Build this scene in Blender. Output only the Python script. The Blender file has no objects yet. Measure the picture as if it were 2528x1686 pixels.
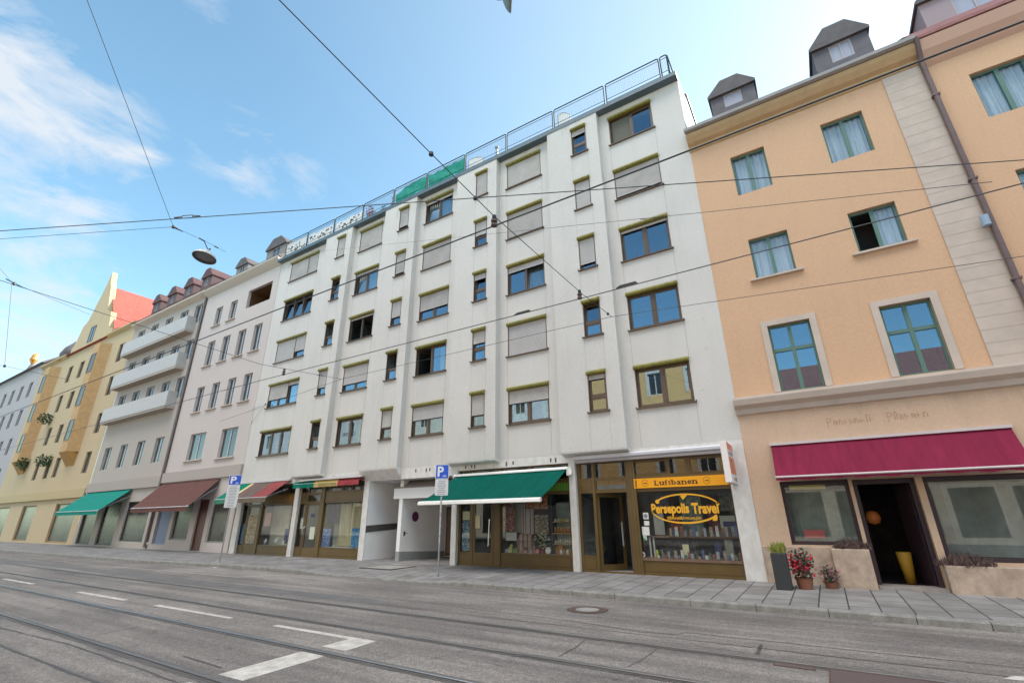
import bpy, bmesh, math, random
from mathutils import Vector, Matrix
random.seed(7)
R = math.radians
scene = bpy.context.scene
col = scene.collection

# ------------------------------------------------------------------ camera
YAW, PITCH, ROLL = R(-32.133), R(20.803), R(-0.495)
def cam_axes():
    cy, sy, cp, sp = math.cos(YAW), math.sin(YAW), math.cos(PITCH), math.sin(PITCH)
    cr, sr = math.cos(ROLL), math.sin(ROLL)
    f = Vector((sy*cp, cy*cp, sp)); r0 = Vector((cy, -sy, 0)); u0 = r0.cross(f)
    return cr*r0 + sr*u0, -sr*r0 + cr*u0, f
rx, ux, fx = cam_axes()
cam_d = bpy.data.cameras.new("camera"); cam = bpy.data.objects.new("camera", cam_d); col.objects.link(cam)
M4 = Matrix(((rx.x, ux.x, -fx.x, 0), (rx.y, ux.y, -fx.y, -15.369), (rx.z, ux.z, -fx.z, 1.605), (0, 0, 0, 1)))
cam.matrix_world = M4
cam_d.sensor_width = 36; cam_d.lens = 16.447; cam_d.clip_end = 3000; cam_d.clip_start = 0.05
scene.camera = cam
CAM = Vector((0, -15.369, 1.605))
def skydir(px, py):      # direction of a point of the sky (for placing clouds in the world)
    return (fx + rx*((px-1264)/1154.94) + ux*((843-py)/1154.94)).normalized()

# ------------------------------------------------------------------ sky, sun, exposure
SUN_EL, SUN_AZ = R(36), R(34)          # azimuth from +Y towards +X: behind the white block
world = bpy.data.worlds.new("World"); scene.world = world; world.use_nodes = True
def build_world():
    nt = world.node_tree; nt.nodes.clear(); N = nt.nodes; L = nt.links
    out = N.new('ShaderNodeOutputWorld'); bg = N.new('ShaderNodeBackground'); L.new(bg.outputs[0], out.inputs[0])
    sky = N.new('ShaderNodeTexSky'); sky.sky_type = 'NISHITA'; sky.sun_disc = False
    sky.sun_elevation = SUN_EL; sky.sun_rotation = SUN_AZ
    sky.air_density = 1.0; sky.dust_density = 0.7; sky.ozone_density = 1.2; sky.altitude = 500
    bg.inputs[1].default_value = 0.13
    tc = N.new('ShaderNodeTexCoord')
    def math_(op, a, b=None, clamp=False):
        m = N.new('ShaderNodeMath'); m.operation = op; m.use_clamp = clamp
        for i, v in enumerate((a, b)):
            if v is None: continue
            if isinstance(v, (int, float)): m.inputs[i].default_value = v
            else: L.new(v, m.inputs[i])
        return m.outputs[0]
    dirv = tc.outputs['Generated']
    sep = N.new('ShaderNodeSeparateXYZ'); L.new(dirv, sep.inputs[0])
    # flattened cloud layer coordinates
    h = math_('ADD', math_('MAXIMUM', sep.outputs[2], 0.0), 0.18)
    cmb = N.new('ShaderNodeCombineXYZ'); L.new(math_('DIVIDE', sep.outputs[0], h), cmb.inputs[0]); L.new(math_('DIVIDE', sep.outputs[1], h), cmb.inputs[1])
    def noise(sc, det, rough, scale_v):
        mp = N.new('ShaderNodeMapping'); L.new(cmb.outputs[0], mp.inputs[0]); mp.inputs['Scale'].default_value = scale_v
        n = N.new('ShaderNodeTexNoise'); L.new(mp.outputs[0], n.inputs['Vector']); n.inputs['Scale'].default_value = sc
        n.inputs['Detail'].default_value = det; n.inputs['Roughness'].default_value = rough
        return n.outputs[0]
    mpc = N.new('ShaderNodeMapping'); L.new(dirv, mpc.inputs[0]); mpc.inputs['Scale'].default_value = (5.5, 5.5, 15); mpc.inputs['Rotation'].default_value = (0, R(-9), 0)
    nc = N.new('ShaderNodeTexNoise'); L.new(mpc.outputs[0], nc.inputs['Vector']); nc.inputs['Scale'].default_value = 1; nc.inputs['Detail'].default_value = 9; nc.inputs['Roughness'].default_value = .62; nc.inputs['Distortion'].default_value = .35
    n1 = nc.outputs[0]; n2 = noise(1.0, 3, 0.5, (1.0, 1.3, 1))
    total = None
    for (px, py, rad, amp) in ((120, 345, .16, 1.0), (-20, 160, .12, 1.0), (265, 395, .09, .9), (610, 390, .10, .6), (730, 425, .08, .5), (90, 790, .17, .85), (480, 35, .06, .4), (30, 870, .19, .75)):
        d = skydir(px, py)
        dot = N.new('ShaderNodeVectorMath'); dot.operation = 'DOT_PRODUCT'; L.new(dirv, dot.inputs[0]); dot.inputs[1].default_value = d
        # 1 at centre, 0 at rad
        f = math_('MULTIPLY', math_('SUBTRACT', dot.outputs['Value'], math.cos(rad)), 1/(1-math.cos(rad)), True)
        f = math_('MULTIPLY', math_('POWER', f, .7), amp)
        total = f if total is None else math_('MAXIMUM', total, f)
    c = math_('MULTIPLY', math_('SUBTRACT', math_('ADD', n1, math_('MULTIPLY', total, .36)), .66), 4.2, True)
    c = math_('MULTIPLY', c, math_('MULTIPLY', total, 1.6, True))
    c = math_('MULTIPLY', c, .85)
    # unseen bright deck over and behind the viewer, added to light facade and street
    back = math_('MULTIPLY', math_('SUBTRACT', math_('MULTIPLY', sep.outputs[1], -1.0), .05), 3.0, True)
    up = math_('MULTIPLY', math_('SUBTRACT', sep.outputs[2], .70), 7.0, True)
    fill_deck = math_('MULTIPLY', math_('MULTIPLY', math_('SUBTRACT', n2, .34), 5.0, True), math_('MULTIPLY', back, up))
    thin = math_('MULTIPLY', math_('MULTIPLY', math_('SUBTRACT', n1, .5), 1.6, True), math_('MULTIPLY', back, .35))
    # pale veil around the sun
    sd = Vector((math.sin(SUN_AZ)*math.cos(SUN_EL), math.cos(SUN_AZ)*math.cos(SUN_EL), math.sin(SUN_EL)))
    dot = N.new('ShaderNodeVectorMath'); dot.operation = 'DOT_PRODUCT'; L.new(dirv, dot.inputs[0]); dot.inputs[1].default_value = sd
    veil = math_('MULTIPLY', math_('POWER', math_('MULTIPLY', math_('SUBTRACT', dot.outputs['Value'], VEIL0), 1/(1-VEIL0), True), 1.5), VEIL_A)
    tint = N.new('ShaderNodeMix'); tint.data_type = 'RGBA'; tint.blend_type = 'MULTIPLY'; tint.inputs[0].default_value = 1
    L.new(sky.outputs[0], tint.inputs[6]); tint.inputs[7].default_value = SKY_TINT
    def mix(a, fac, colr):
        m = N.new('ShaderNodeMix'); m.data_type = 'RGBA'
        L.new(fac, m.inputs[0]); L.new(a, m.inputs[6]); m.inputs[7].default_value = colr
        return m.outputs[2]
    o = mix(tint.outputs[2], veil, (2.9, 3.05, 3.15, 1))
    o = mix(o, c, (2.5, 2.62, 2.78, 1))
    o = mix(o, thin, (2.6, 2.7, 2.9, 1))
    o = mix(o, fill_deck, FILL_DECK)
    L.new(o, bg.inputs[0])
VEIL0, VEIL_A = 0.25, 0.45
SKY_TINT = (0.95, 1.13, 0.98, 1)
FILL_DECK = (24, 23.2, 22.2, 1)  # unseen fill cloud, made bright to lift facade and street
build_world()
sun_d = bpy.data.lights.new("sun", 'SUN'); sun = bpy.data.objects.new("sun", sun_d); col.objects.link(sun)
sun_d.energy = 3.6; sun_d.angle = R(0.5); sun_d.color = (1.0, .94, .85)
sun.rotation_euler = (R(90)-SUN_EL, 0, R(180)-SUN_AZ)
scene.view_settings.view_transform = 'Standard'; scene.view_settings.look = 'None'
scene.view_settings.exposure = 1.42; scene.view_settings.gamma = 1
scene.render.engine = 'CYCLES'
scene.cycles.max_bounces = 8; scene.cycles.transparent_max_bounces = 12
scene.cycles.use_denoising = True; scene.cycles.caustics_reflective = False; scene.cycles.caustics_refractive = False

# ------------------------------------------------------------------ materials
MATS = {}
def mat(name, colr, rough=.6, metal=0, noise=0, nscale=3, nvec=(1, 1, 1), bump=0, bscale=60, spec=.5, col2=None, grain=0, gscale=90):
    if name in MATS: return MATS[name]
    m = bpy.data.materials.new(name); m.use_nodes = True; MATS[name] = m
    nt = m.node_tree; N = nt.nodes; L = nt.links; p = N['Principled BSDF']
    c = tuple(colr)+(1,) if len(colr) == 3 else colr
    p.inputs['Base Color'].default_value = c; p.inputs['Roughness'].default_value = rough; p.inputs['Metallic'].default_value = metal
    p.inputs['Specular IOR Level'].default_value = spec
    geo = N.new('ShaderNodeNewGeometry')
    cur = None
    if noise or col2:
        mp = N.new('ShaderNodeMapping'); mp.inputs['Scale'].default_value = nvec; L.new(geo.outputs['Position'], mp.inputs[0])
        n = N.new('ShaderNodeTexNoise'); n.inputs['Scale'].default_value = nscale; n.inputs['Detail'].default_value = 6; n.inputs['Roughness'].default_value = .6
        L.new(mp.outputs[0], n.inputs['Vector'])
        r = N.new('ShaderNodeValToRGB'); L.new(n.outputs[0], r.inputs[0])
        r.color_ramp.elements[0].position = .32; r.color_ramp.elements[1].position = .68
        a = col2 if col2 else tuple(x*(1-noise) for x in c[:3]); b = c[:3] if col2 else tuple(min(1, x*(1+noise)) for x in c[:3])
        r.color_ramp.elements[0].color = tuple(a[:3])+(1,); r.color_ramp.elements[1].color = tuple(b)+(1,)
        cur = r.outputs[0]
    if grain:
        n = N.new('ShaderNodeTexNoise'); n.inputs['Scale'].default_value = gscale; n.inputs['Detail'].default_value = 3; L.new(geo.outputs['Position'], n.inputs['Vector'])
        mr = N.new('ShaderNodeMapRange'); L.new(n.outputs[0], mr.inputs[0]); mr.inputs[1].default_value = .3; mr.inputs[2].default_value = .7
        mr.inputs[3].default_value = 1-grain; mr.inputs[4].default_value = 1+grain
        mx = N.new('ShaderNodeMix'); mx.data_type = 'RGBA'; mx.blend_type = 'MULTIPLY'; mx.inputs[0].default_value = 1
        if cur: L.new(cur, mx.inputs[6])
        else: mx.inputs[6].default_value = c
        L.new(mr.outputs[0], mx.inputs[7]); cur = mx.outputs[2]
    if cur: L.new(cur, p.inputs['Base Color'])
    if bump:
        n = N.new('ShaderNodeTexNoise'); n.inputs['Scale'].default_value = bscale; n.inputs['Detail'].default_value = 4; L.new(geo.outputs['Position'], n.inputs['Vector'])
        b = N.new('ShaderNodeBump'); b.inputs['Strength'].default_value = bump; b.inputs['Distance'].default_value = .01
        L.new(n.outputs[0], b.inputs['Height']); L.new(b.outputs[0], p.inputs['Normal'])
    return m
def glass(name, ior=2.3, tint=(.8, .84, .84), gcol=(.9, .95, 1), wav=0.0):
    if name in MATS: return MATS[name]
    m = bpy.data.materials.new(name); m.use_nodes = True; MATS[name] = m
    nt = m.node_tree; N = nt.nodes; L = nt.links; N.clear()
    o = N.new('ShaderNodeOutputMaterial'); mx = N.new('ShaderNodeMixShader')
    t = N.new('ShaderNodeBsdfTransparent'); t.inputs[0].default_value = tint+(1,)
    g = N.new('ShaderNodeBsdfGlossy'); g.inputs['Roughness'].default_value = .01; g.inputs[0].default_value = gcol+(1,)
    if wav:
        geo = N.new('ShaderNodeNewGeometry'); n = N.new('ShaderNodeTexNoise'); n.inputs['Scale'].default_value = 1.3; L.new(geo.outputs['Position'], n.inputs['Vector'])
        b = N.new('ShaderNodeBump'); b.inputs['Strength'].default_value = wav; b.inputs['Distance'].default_value = .02; L.new(n.outputs[0], b.inputs['Height']); L.new(b.outputs[0], g.inputs['Normal'])
    # two-sided Schlick reflectance; each pane is a thin slab crossed twice
    gm = N.new('ShaderNodeNewGeometry'); dt = N.new('ShaderNodeVectorMath'); dt.operation = 'DOT_PRODUCT'; L.new(gm.outputs['Incoming'], dt.inputs[0]); L.new(gm.outputs['True Normal'], dt.inputs[1])
    def mth(op, a, b):
        q = N.new('ShaderNodeMath'); q.operation = op
        for i, v in enumerate((a, b)):
            if isinstance(v, (int, float)): q.inputs[i].default_value = v
            else: L.new(v, q.inputs[i])
        return q.outputs[0]
    ab = N.new('ShaderNodeMath'); ab.operation = 'ABSOLUTE'; L.new(dt.outputs['Value'], ab.inputs[0])
    f0 = ((ior-1)/(ior+1))**2
    fac = mth('MULTIPLY_ADD', mth('POWER', mth('SUBTRACT', 1.0, ab.outputs[0]), 5.0), 1-f0); fac.node.inputs[2].default_value = f0
    L.new(fac, mx.inputs[0]); L.new(t.outputs[0], mx.inputs[1]); L.new(g.outputs[0], mx.inputs[2]); L.new(mx.outputs[0], o.inputs[0])
    return m
def stripes(name, cols, axis=0, period=1.0, rough=.8):     # cols: [(pos 0..1, rgb)], repeating along a world axis
    if name in MATS: return MATS[name]
    m = bpy.data.materials.new(name); m.use_nodes = True; MATS[name] = m
    nt = m.node_tree; N = nt.nodes; L = nt.links; p = N['Principled BSDF']; p.inputs['Roughness'].default_value = rough
    geo = N.new('ShaderNodeNewGeometry'); s = N.new('ShaderNodeSeparateXYZ'); L.new(geo.outputs['Position'], s.inputs[0])
    d = N.new('ShaderNodeMath'); d.operation = 'DIVIDE'; L.new(s.outputs[axis], d.inputs[0]); d.inputs[1].default_value = period
    f = N.new('ShaderNodeMath'); f.operation = 'FRACT'; L.new(d.outputs[0], f.inputs[0])
    r = N.new('ShaderNodeValToRGB'); r.color_ramp.interpolation = 'CONSTANT'; L.new(f.outputs[0], r.inputs[0])
    e = r.color_ramp.elements
    e[0].position = cols[0][0]; e[0].color = cols[0][1]+(1,); e[1].position = cols[1][0]; e[1].color = cols[1][1]+(1,)
    for ps, cc in cols[2:]:
        x = e.new(ps); x.color = cc+(1,)
    L.new(r.outputs[0], p.inputs['Base Color'])
    return m
def speckle(name, cols, scale, rough=.7):                  # blocky printed pattern
    if name in MATS: return MATS[name]
    m = bpy.data.materials.new(name); m.use_nodes = True; MATS[name] = m
    nt = m.node_tree; N = nt.nodes; L = nt.links; p = N['Principled BSDF']; p.inputs['Roughness'].default_value = rough
    geo = N.new('ShaderNodeNewGeometry'); v = N.new('ShaderNodeTexVoronoi'); v.inputs['Scale'].default_value = scale; v.distance = 'CHEBYCHEV'; L.new(geo.outputs['Position'], v.inputs['Vector'])
    s = N.new('ShaderNodeSeparateColor'); L.new(v.outputs['Color'], s.inputs[0])
    r = N.new('ShaderNodeValToRGB'); r.color_ramp.interpolation = 'CONSTANT'; L.new(s.outputs[0], r.inputs[0])
    e = r.color_ramp.elements
    e[0].position = 0; e[0].color = cols[0]+(1,); e[1].position = 1/len(cols); e[1].color = cols[1]+(1,)
    for i, cc in enumerate(cols[2:]):
        x = e.new((i+2)/len(cols)); x.color = cc+(1,)
    L.new(r.outputs[0], p.inputs['Base Color'])
    return m

def facade_mat(name, base, grime, ztop, streak=.5):
    m = bpy.data.materials.new(name); m.use_nodes = True; MATS[name] = m
    nt = m.node_tree; N = nt.nodes; L = nt.links; p = N['Principled BSDF']; p.inputs['Roughness'].default_value = .85; p.inputs['Specular IOR Level'].default_value = .25
    geo = N.new('ShaderNodeNewGeometry')
    def nz(vec, sc, det=5):
        mp = N.new('ShaderNodeMapping'); mp.inputs['Scale'].default_value = vec; L.new(geo.outputs['Position'], mp.inputs[0])
        n = N.new('ShaderNodeTexNoise'); n.inputs['Scale'].default_value = sc; n.inputs['Detail'].default_value = det; n.inputs['Roughness'].default_value = .6; L.new(mp.outputs[0], n.inputs['Vector']); return n.outputs[0]
    def mr(v, a, b, c, d):
        x = N.new('ShaderNodeMapRange'); L.new(v, x.inputs[0]); x.inputs[1].default_value = a; x.inputs[2].default_value = b; x.inputs[3].default_value = c; x.inputs[4].default_value = d; return x.outputs[0]
    def mul(a, b):
        x = N.new('ShaderNodeMath'); x.operation = 'MULTIPLY'; L.new(a, x.inputs[0])
        if isinstance(b, float): x.inputs[1].default_value = b
        else: L.new(b, x.inputs[1])
        return x.outputs[0]
    s = N.new('ShaderNodeSeparateXYZ'); L.new(geo.outputs['Position'], s.inputs[0])
    st = mr(nz((1.7, 1.7, .25), 1.5), .5, .78, 0, 1)
    big = mr(nz((1, 1, .7), .5, 4), .42, .72, 0, .55)
    top = mr(s.outputs[2], ztop-1.6, ztop, 0, 1)
    a = N.new('ShaderNodeMath'); a.operation = 'MAXIMUM'; L.new(mul(st, streak*.35), a.inputs[0]); L.new(mul(mul(st, 1.0), top), a.inputs[1])
    sp = mr(nz((1, 1, .8), 3.3, 3), .66, .74, 0, .55)                    # isolated smudges
    dr = mr(nz((3.4, 3.4, .16), 1.0, 4), .62, .74, 0, .38)                      # thin rain runs
    ad = N.new('ShaderNodeMath'); ad.operation = 'ADD'; L.new(mul(big, .35), ad.inputs[0]); L.new(mul(sp, streak*1.5), ad.inputs[1])
    ae = N.new('ShaderNodeMath'); ae.operation = 'ADD'; L.new(ad.outputs[0], ae.inputs[0]); L.new(mul(dr, streak), ae.inputs[1])
    b = N.new('ShaderNodeMath'); b.operation = 'ADD'; b.use_clamp = True; L.new(a.outputs[0], b.inputs[0]); L.new(ae.outputs[0], b.inputs[1])
    fine = mr(nz((1, 1, 1), 18, 4), .35, .65, .95, 1.04)
    mx = N.new('ShaderNodeMix'); mx.data_type = 'RGBA'; L.new(b.outputs[0], mx.inputs[0]); mx.inputs[6].default_value = base+(1,); mx.inputs[7].default_value = grime+(1,)
    m2 = N.new('ShaderNodeMix'); m2.data_type = 'RGBA'; m2.blend_type = 'MULTIPLY'; m2.inputs[0].default_value = 1; L.new(mx.outputs[2], m2.inputs[6]); L.new(fine, m2.inputs[7])
    L.new(m2.outputs[2], p.inputs['Base Color'])
    bp = N.new('ShaderNodeBump'); bp.inputs['Strength'].default_value = .25; bp.inputs['Distance'].default_value = .006; L.new(nz((1, 1, 1), 70, 3), bp.inputs['Height']); L.new(bp.outputs[0], p.inputs['Normal'])
    return m

WHITE = facade_mat('white_render', (.595, .575, .548), (.36, .355, .335), 18.4, .34)
TRIMW = mat('white_paint', (.68, .67, .64), .6, noise=.08, nscale=4, col2=(.58, .56, .52))
STAINW = mat('stained_white_paint', (.70, .69, .68), .7, nscale=5, nvec=(1, 1, .6), col2=(.57, .54, .50))
OLIVE = mat('olive_metal', (.25, .225, .035), .38, nscale=9, nvec=(1, 1, .2), col2=(.15, .135, .03), grain=.18, gscale=40)
BROWN = mat('brown_frame', (.10, .068, .048), .4, noise=.15)
SLAT = mat('shutter_slats', (.47, .455, .45), .55, noise=.07, nscale=2)
BRONZE = mat('bronze_frame', (.115, .072, .022), .38, noise=.16, nscale=1.3, spec=.5)
BRONZED = mat('bronze_shadow_gap', (.05, .035, .016), .5)
GLASS = glass('window_glass', 2.6, (.72, .78, .78), (.60, .8, 1))
CLEAR = glass('clear_window_glass', 1.7, (.93, .95, .96), (.9, .95, 1))
SHOPGLASS = glass('shop_glass', 1.5, (.93, .95, .94))
DARKGL = mat('dark_glazing', (.05, .052, .058), .05, spec=.55, noise=.4, nscale=.8)
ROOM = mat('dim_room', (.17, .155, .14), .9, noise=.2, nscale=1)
CURT = mat('net_curtain', (.72, .76, .80), .9, noise=.08, nscale=6, nvec=(6, 1, .3))
CURTY = mat('cream_curtain', (.70, .64, .47), .9, noise=.1, nscale=6, nvec=(6, 1, .3))
STEELB = mat('blue_grey_metal', (.085, .125, .155), .45, noise=.15, nscale=2)
RAILG = mat('dark_green_steel', (.022, .042, .042), .6, spec=.2)
WIREM = mat('wire_steel', (.02, .024, .03), .7, spec=.1)
TEAL = mat('teal_netting', (.012, .30, .235), .8, noise=.18, nscale=3, nvec=(1, 1, 2))
GREENA = mat('green_awning_cloth', (.0012, .078, .06), .85, noise=.14, nscale=2.5, nvec=(2.2, .3, .3), spec=.08)
GREENL = mat('bright_green_cloth', (.004, .15, .10), .85, noise=.12, nscale=3, spec=.08)
GALV = mat('galvanised_steel', (.33, .34, .35), .4, metal=.6, noise=.15, nscale=12)
LGREY = mat('light_grey_metal', (.50, .50, .51), .4, noise=.08)
WALLW = mat('whitewashed_wall', (.88, .865, .855), .8, noise=.07, nscale=1.2, col2=(.80, .785, .775))
GREYP = mat('grey_plinth', (.29, .30, .30), .8, noise=.12)
BLACK = mat('black_rubber', (.02, .02, .02), .6)
SIGNBL = mat('sign_blue', (.005, .085, .55), .35); SIGNW = mat('sign_white', (.72, .73, .74), .4); INK = mat('dark_ink', (.06, .06, .07), .6)

# ------------------------------------------------------------------ mesh helpers
ORG = {}
class MB:
    def __init__(s): s.v = []; s.f = []; s.m = []; s.mi = 0
    def mat(s, i): s.mi = i; return s
    def face(s, pts):
        b = len(s.v); s.v += [tuple(p) for p in pts]; s.f.append(tuple(range(b, b+len(pts)))); s.m.append(s.mi)
    def box(s, x0, x1, y0, y1, z0, z1):
        b = len(s.v)
        s.v += [(x0, y0, z0), (x1, y0, z0), (x1, y1, z0), (x0, y1, z0), (x0, y0, z1), (x1, y0, z1), (x1, y1, z1), (x0, y1, z1)]
        for q in ((0, 3, 2, 1), (4, 5, 6, 7), (0, 1, 5, 4), (1, 2, 6, 5), (2, 3, 7, 6), (3, 0, 4, 7)):
            s.f.append(tuple(b+i for i in q)); s.m.append(s.mi)
        return s
    def frame(s, x0, x1, y0, y1, z0, z1, t):
        s.box(x0, x0+t, y0, y1, z0, z1); s.box(x1-t, x1, y0, y1, z0, z1)
        s.box(x0+t, x1-t, y0, y1, z0, z0+t); s.box(x0+t, x1-t, y0, y1, z1-t, z1); return s
    def extr(s, prof, x0, x1, axis='x', caps=True):     # prof: (a,b) points; extruded along axis
        n = len(prof); b = len(s.v)
        for x in (x0, x1):
            for p in prof:
                s.v.append((x, p[0], p[1]) if axis == 'x' else (p[0], x, p[1]) if axis == 'y' else (p[0], p[1], x))
        for i in range(n):
            j = (i+1) % n; s.f.append((b+i, b+j, b+n+j, b+n+i)); s.m.append(s.mi)
        if caps:
            s.f.append(tuple(b+i for i in range(n-1, -1, -1))); s.m.append(s.mi); s.f.append(tuple(b+n+i for i in range(n))); s.m.append(s.mi)
        return s
    def tube(s, pts, r, k=6, caps=True):
        pts = [Vector(p) for p in pts]; rings = []
        rs = r if isinstance(r, (list, tuple)) else [r]*len(pts)
        for i, p in enumerate(pts):
            d = (pts[min(i+1, len(pts)-1)]-pts[max(i-1, 0)]).normalized()
            a = d.orthogonal().normalized() if i == 0 else (a - d*a.dot(d)).normalized()
            c = d.cross(a); b = len(s.v); rings.append(b)
            for j in range(k):
                t = 2*math.pi*j/k; s.v.append(tuple(p + (a*math.cos(t)+c*math.sin(t))*rs[i]))
        for a0, b0 in zip(rings, rings[1:]):
            for j in range(k):
                s.f.append((a0+j, a0+(j+1) % k, b0+(j+1) % k, b0+j)); s.m.append(s.mi)
        if caps:
            s.f.append(tuple(rings[0]+j for j in range(k-1, -1, -1))); s.m.append(s.mi)
            s.f.append(tuple(rings[-1]+j for j in range(k))); s.m.append(s.mi)
        return s
    def lathe(s, prof, cx, cy, cz, k=20, tilt=None):
        b = len(s.v); n = len(prof)
        T = tilt if tilt else Matrix.Identity(3)
        for j in range(k):
            t = 2*math.pi*j/k
            for r, z in prof:
                p = T @ Vector((r*math.cos(t), r*math.sin(t), z)); s.v.append((cx+p.x, cy+p.y, cz+p.z))
        for j in range(k):
            for i in range(n-1):
                s.f.append((b+j*n+i, b+((j+1) % k)*n+i, b+((j+1) % k)*n+i+1, b+j*n+i+1)); s.m.append(s.mi)
        return s
    def disc(s, c, r, nrm='y', k=24, sq=1.0):
        pts = []
        for j in range(k):
            t = 2*math.pi*j/k; a, b = r*math.cos(t), r*sq*math.sin(t)
            pts.append((c[0]+a, c[1], c[2]+b) if nrm == 'y' else (c[0]+a, c[1]+b, c[2]) if nrm == 'z' else (c[0], c[1]+a, c[2]+b))
        s.face(pts); return s
    def add_mesh(s, me, mtx):
        b = len(s.v)
        s.v += [tuple(mtx @ v.co) for v in me.vertices]
        for p in me.polygons: s.f.append(tuple(b+i for i in p.vertices)); s.m.append(s.mi)
    def build(s, name, mats, parent=None, smooth=False, loc=None):
        me = bpy.data.meshes.new(name)
        o0 = Vector(ORG.get(parent.name, (0, 0, 0))) if parent else Vector((0, 0, 0))
        base = Vector(loc) if loc is not None else o0
        me.from_pydata([tuple(Vector(v)-base) for v in s.v], [], s.f)
        mats = mats if isinstance(mats, (list, tuple)) else [mats]
        for m in mats: me.materials.append(m)
        if len(mats) > 1: me.polygons.foreach_set('material_index', s.m)
        if smooth: me.polygons.foreach_set('use_smooth', [True]*len(me.polygons))
        me.update()
        return link(name, me, parent, base-o0 if parent else base, base)
def link(name, me, parent, loc, org):
    o = bpy.data.objects.new(name, me); col.objects.link(o)
    if parent: o.parent = parent
    o.location = loc; ORG[o.name] = tuple(org); return o
def fixnormals(o):
    bm = bmesh.new(); bm.from_mesh(o.data); bmesh.ops.recalc_face_normals(bm, faces=bm.faces); bm.to_mesh(o.data); bm.free(); return o
def bevel(o, w=.01, seg=2):
    m = o.modifiers.new('bevel', 'BEVEL'); m.width = w; m.segments = seg; m.limit_method = 'ANGLE'; return o
def tag(o, label, cat, group=None, kind=None):
    if label: o['label'] = label
    if cat: o['category'] = cat
    if group: o['group'] = group
    if kind: o['kind'] = kind
    return o
def empty(name, loc, label=None, cat=None, group=None):
    o = bpy.data.objects.new(name, None); col.objects.link(o); o.location = loc; ORG[o.name] = tuple(loc)
    return tag(o, label, cat, group)
def structure(o): o['kind'] = 'structure'; return o
def copy_tree(o, parent=None):
    c = o.copy(); col.objects.link(c); c.parent = parent
    for ch in list(o.children): copy_tree(ch, c)
    return c
def text_mesh(txt, offset=0.0, extrude=0.0, res=3):
    cu = bpy.data.curves.new('t', 'FONT'); cu.body = txt; cu.offset = offset; cu.extrude = extrude; cu.resolution_u = res
    ob = bpy.data.objects.new('t', cu); col.objects.link(ob)
    bpy.context.view_layer.update()
    me = bpy.data.meshes.new_from_object(ob.evaluated_get(bpy.context.evaluated_depsgraph_get()))
    bpy.data.objects.remove(ob); bpy.data.curves.remove(cu)
    return me
def put_text(mb, txt, x0, x1, z0, z1, y, offset=0.0, normal='-y', shear=0.0):
    me = text_mesh(txt, offset)
    xs = [v.co.x for v in me.vertices]; ys = [v.co.y for v in me.vertices]
    ax, bx, ay, by = min(xs), max(xs), min(ys), max(ys)
    sx, sz = (x1-x0)/(bx-ax), (z1-z0)/(by-ay)
    b = len(mb.v)
    for v in me.vertices:
        u = x0+(v.co.x-ax)*sx; w = z0+(v.co.y-ay)*sz
        if normal == '-y': mb.v.append((u, y, w))
        else: mb.v.append((y, u, w))            # +x facing: u runs along +y
    for p in me.polygons: mb.f.append(tuple(b+i for i in p.vertices)); mb.m.append(mb.mi)
    bpy.data.meshes.remove(me)
def wall_holes(mb, x0, x1, z0, z1, holes, y, depth):
    xs = sorted({x0, x1, *[h[0] for h in holes], *[h[1] for h in holes]}); zs = sorted({z0, z1, *[h[2] for h in holes], *[h[3] for h in holes]})
    xs = [x for x in xs if x0 <= x <= x1]; zs = [z for z in zs if z0 <= z <= z1]
    for a, b in zip(xs, xs[1:]):
        for c, d in zip(zs, zs[1:]):
            mx, mz = (a+b)/2, (c+d)/2
            if any(h[0] < mx < h[1] and h[2] < mz < h[3] for h in holes): continue
            mb.face([(a, y, c), (b, y, c), (b, y, d), (a, y, d)])
    for h in holes:
        a, b, c, d = h[:4]
        mb.face([(a, y, c), (a, y, d), (a, y+depth, d), (a, y+depth, c)]); mb.face([(b, y, c), (b, y+depth, c), (b, y+depth, d), (b, y, d)])
        mb.face([(a, y, d), (b, y, d), (b, y+depth, d), (a, y+depth, d)]); mb.face([(a, y, c), (a, y+depth, c), (b, y+depth, c), (b, y, c)])
def room(mb, x0, x1, y0, y1, z0, z1):
    mb.face([(x0, y1, z0), (x1, y1, z0), (x1, y1, z1), (x0, y1, z1)]); mb.face([(x0, y0, z0), (x0, y1, z0), (x0, y1, z1), (x0, y0, z1)])
    mb.face([(x1, y0, z0), (x1, y0, z1), (x1, y1, z1), (x1, y1, z0)]); mb.face([(x0, y0, z0), (x1, y0, z0), (x1, y1, z0), (x0, y1, z0)]); mb.face([(x0, y0, z1), (x0, y1, z1), (x1, y1, z1), (x1, y0, z1)])
def curtain(mb, x0, x1, y, z0, z1, amp=.03, per=.09):
    n = max(6, int((x1-x0)/per*4)); ph = random.random()*6
    P = [(x0+(x1-x0)*i/n, y+amp*math.sin(ph+2*math.pi*(x1-x0)*i/n/per/1.7)+amp*.4*math.sin(ph*2+i)) for i in range(n+1)]
    for a, b in zip(P, P[1:]): mb.face([(a[0], a[1], z0), (b[0], b[1], z0), (b[0], b[1], z1), (a[0], a[1], z1)])
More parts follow.
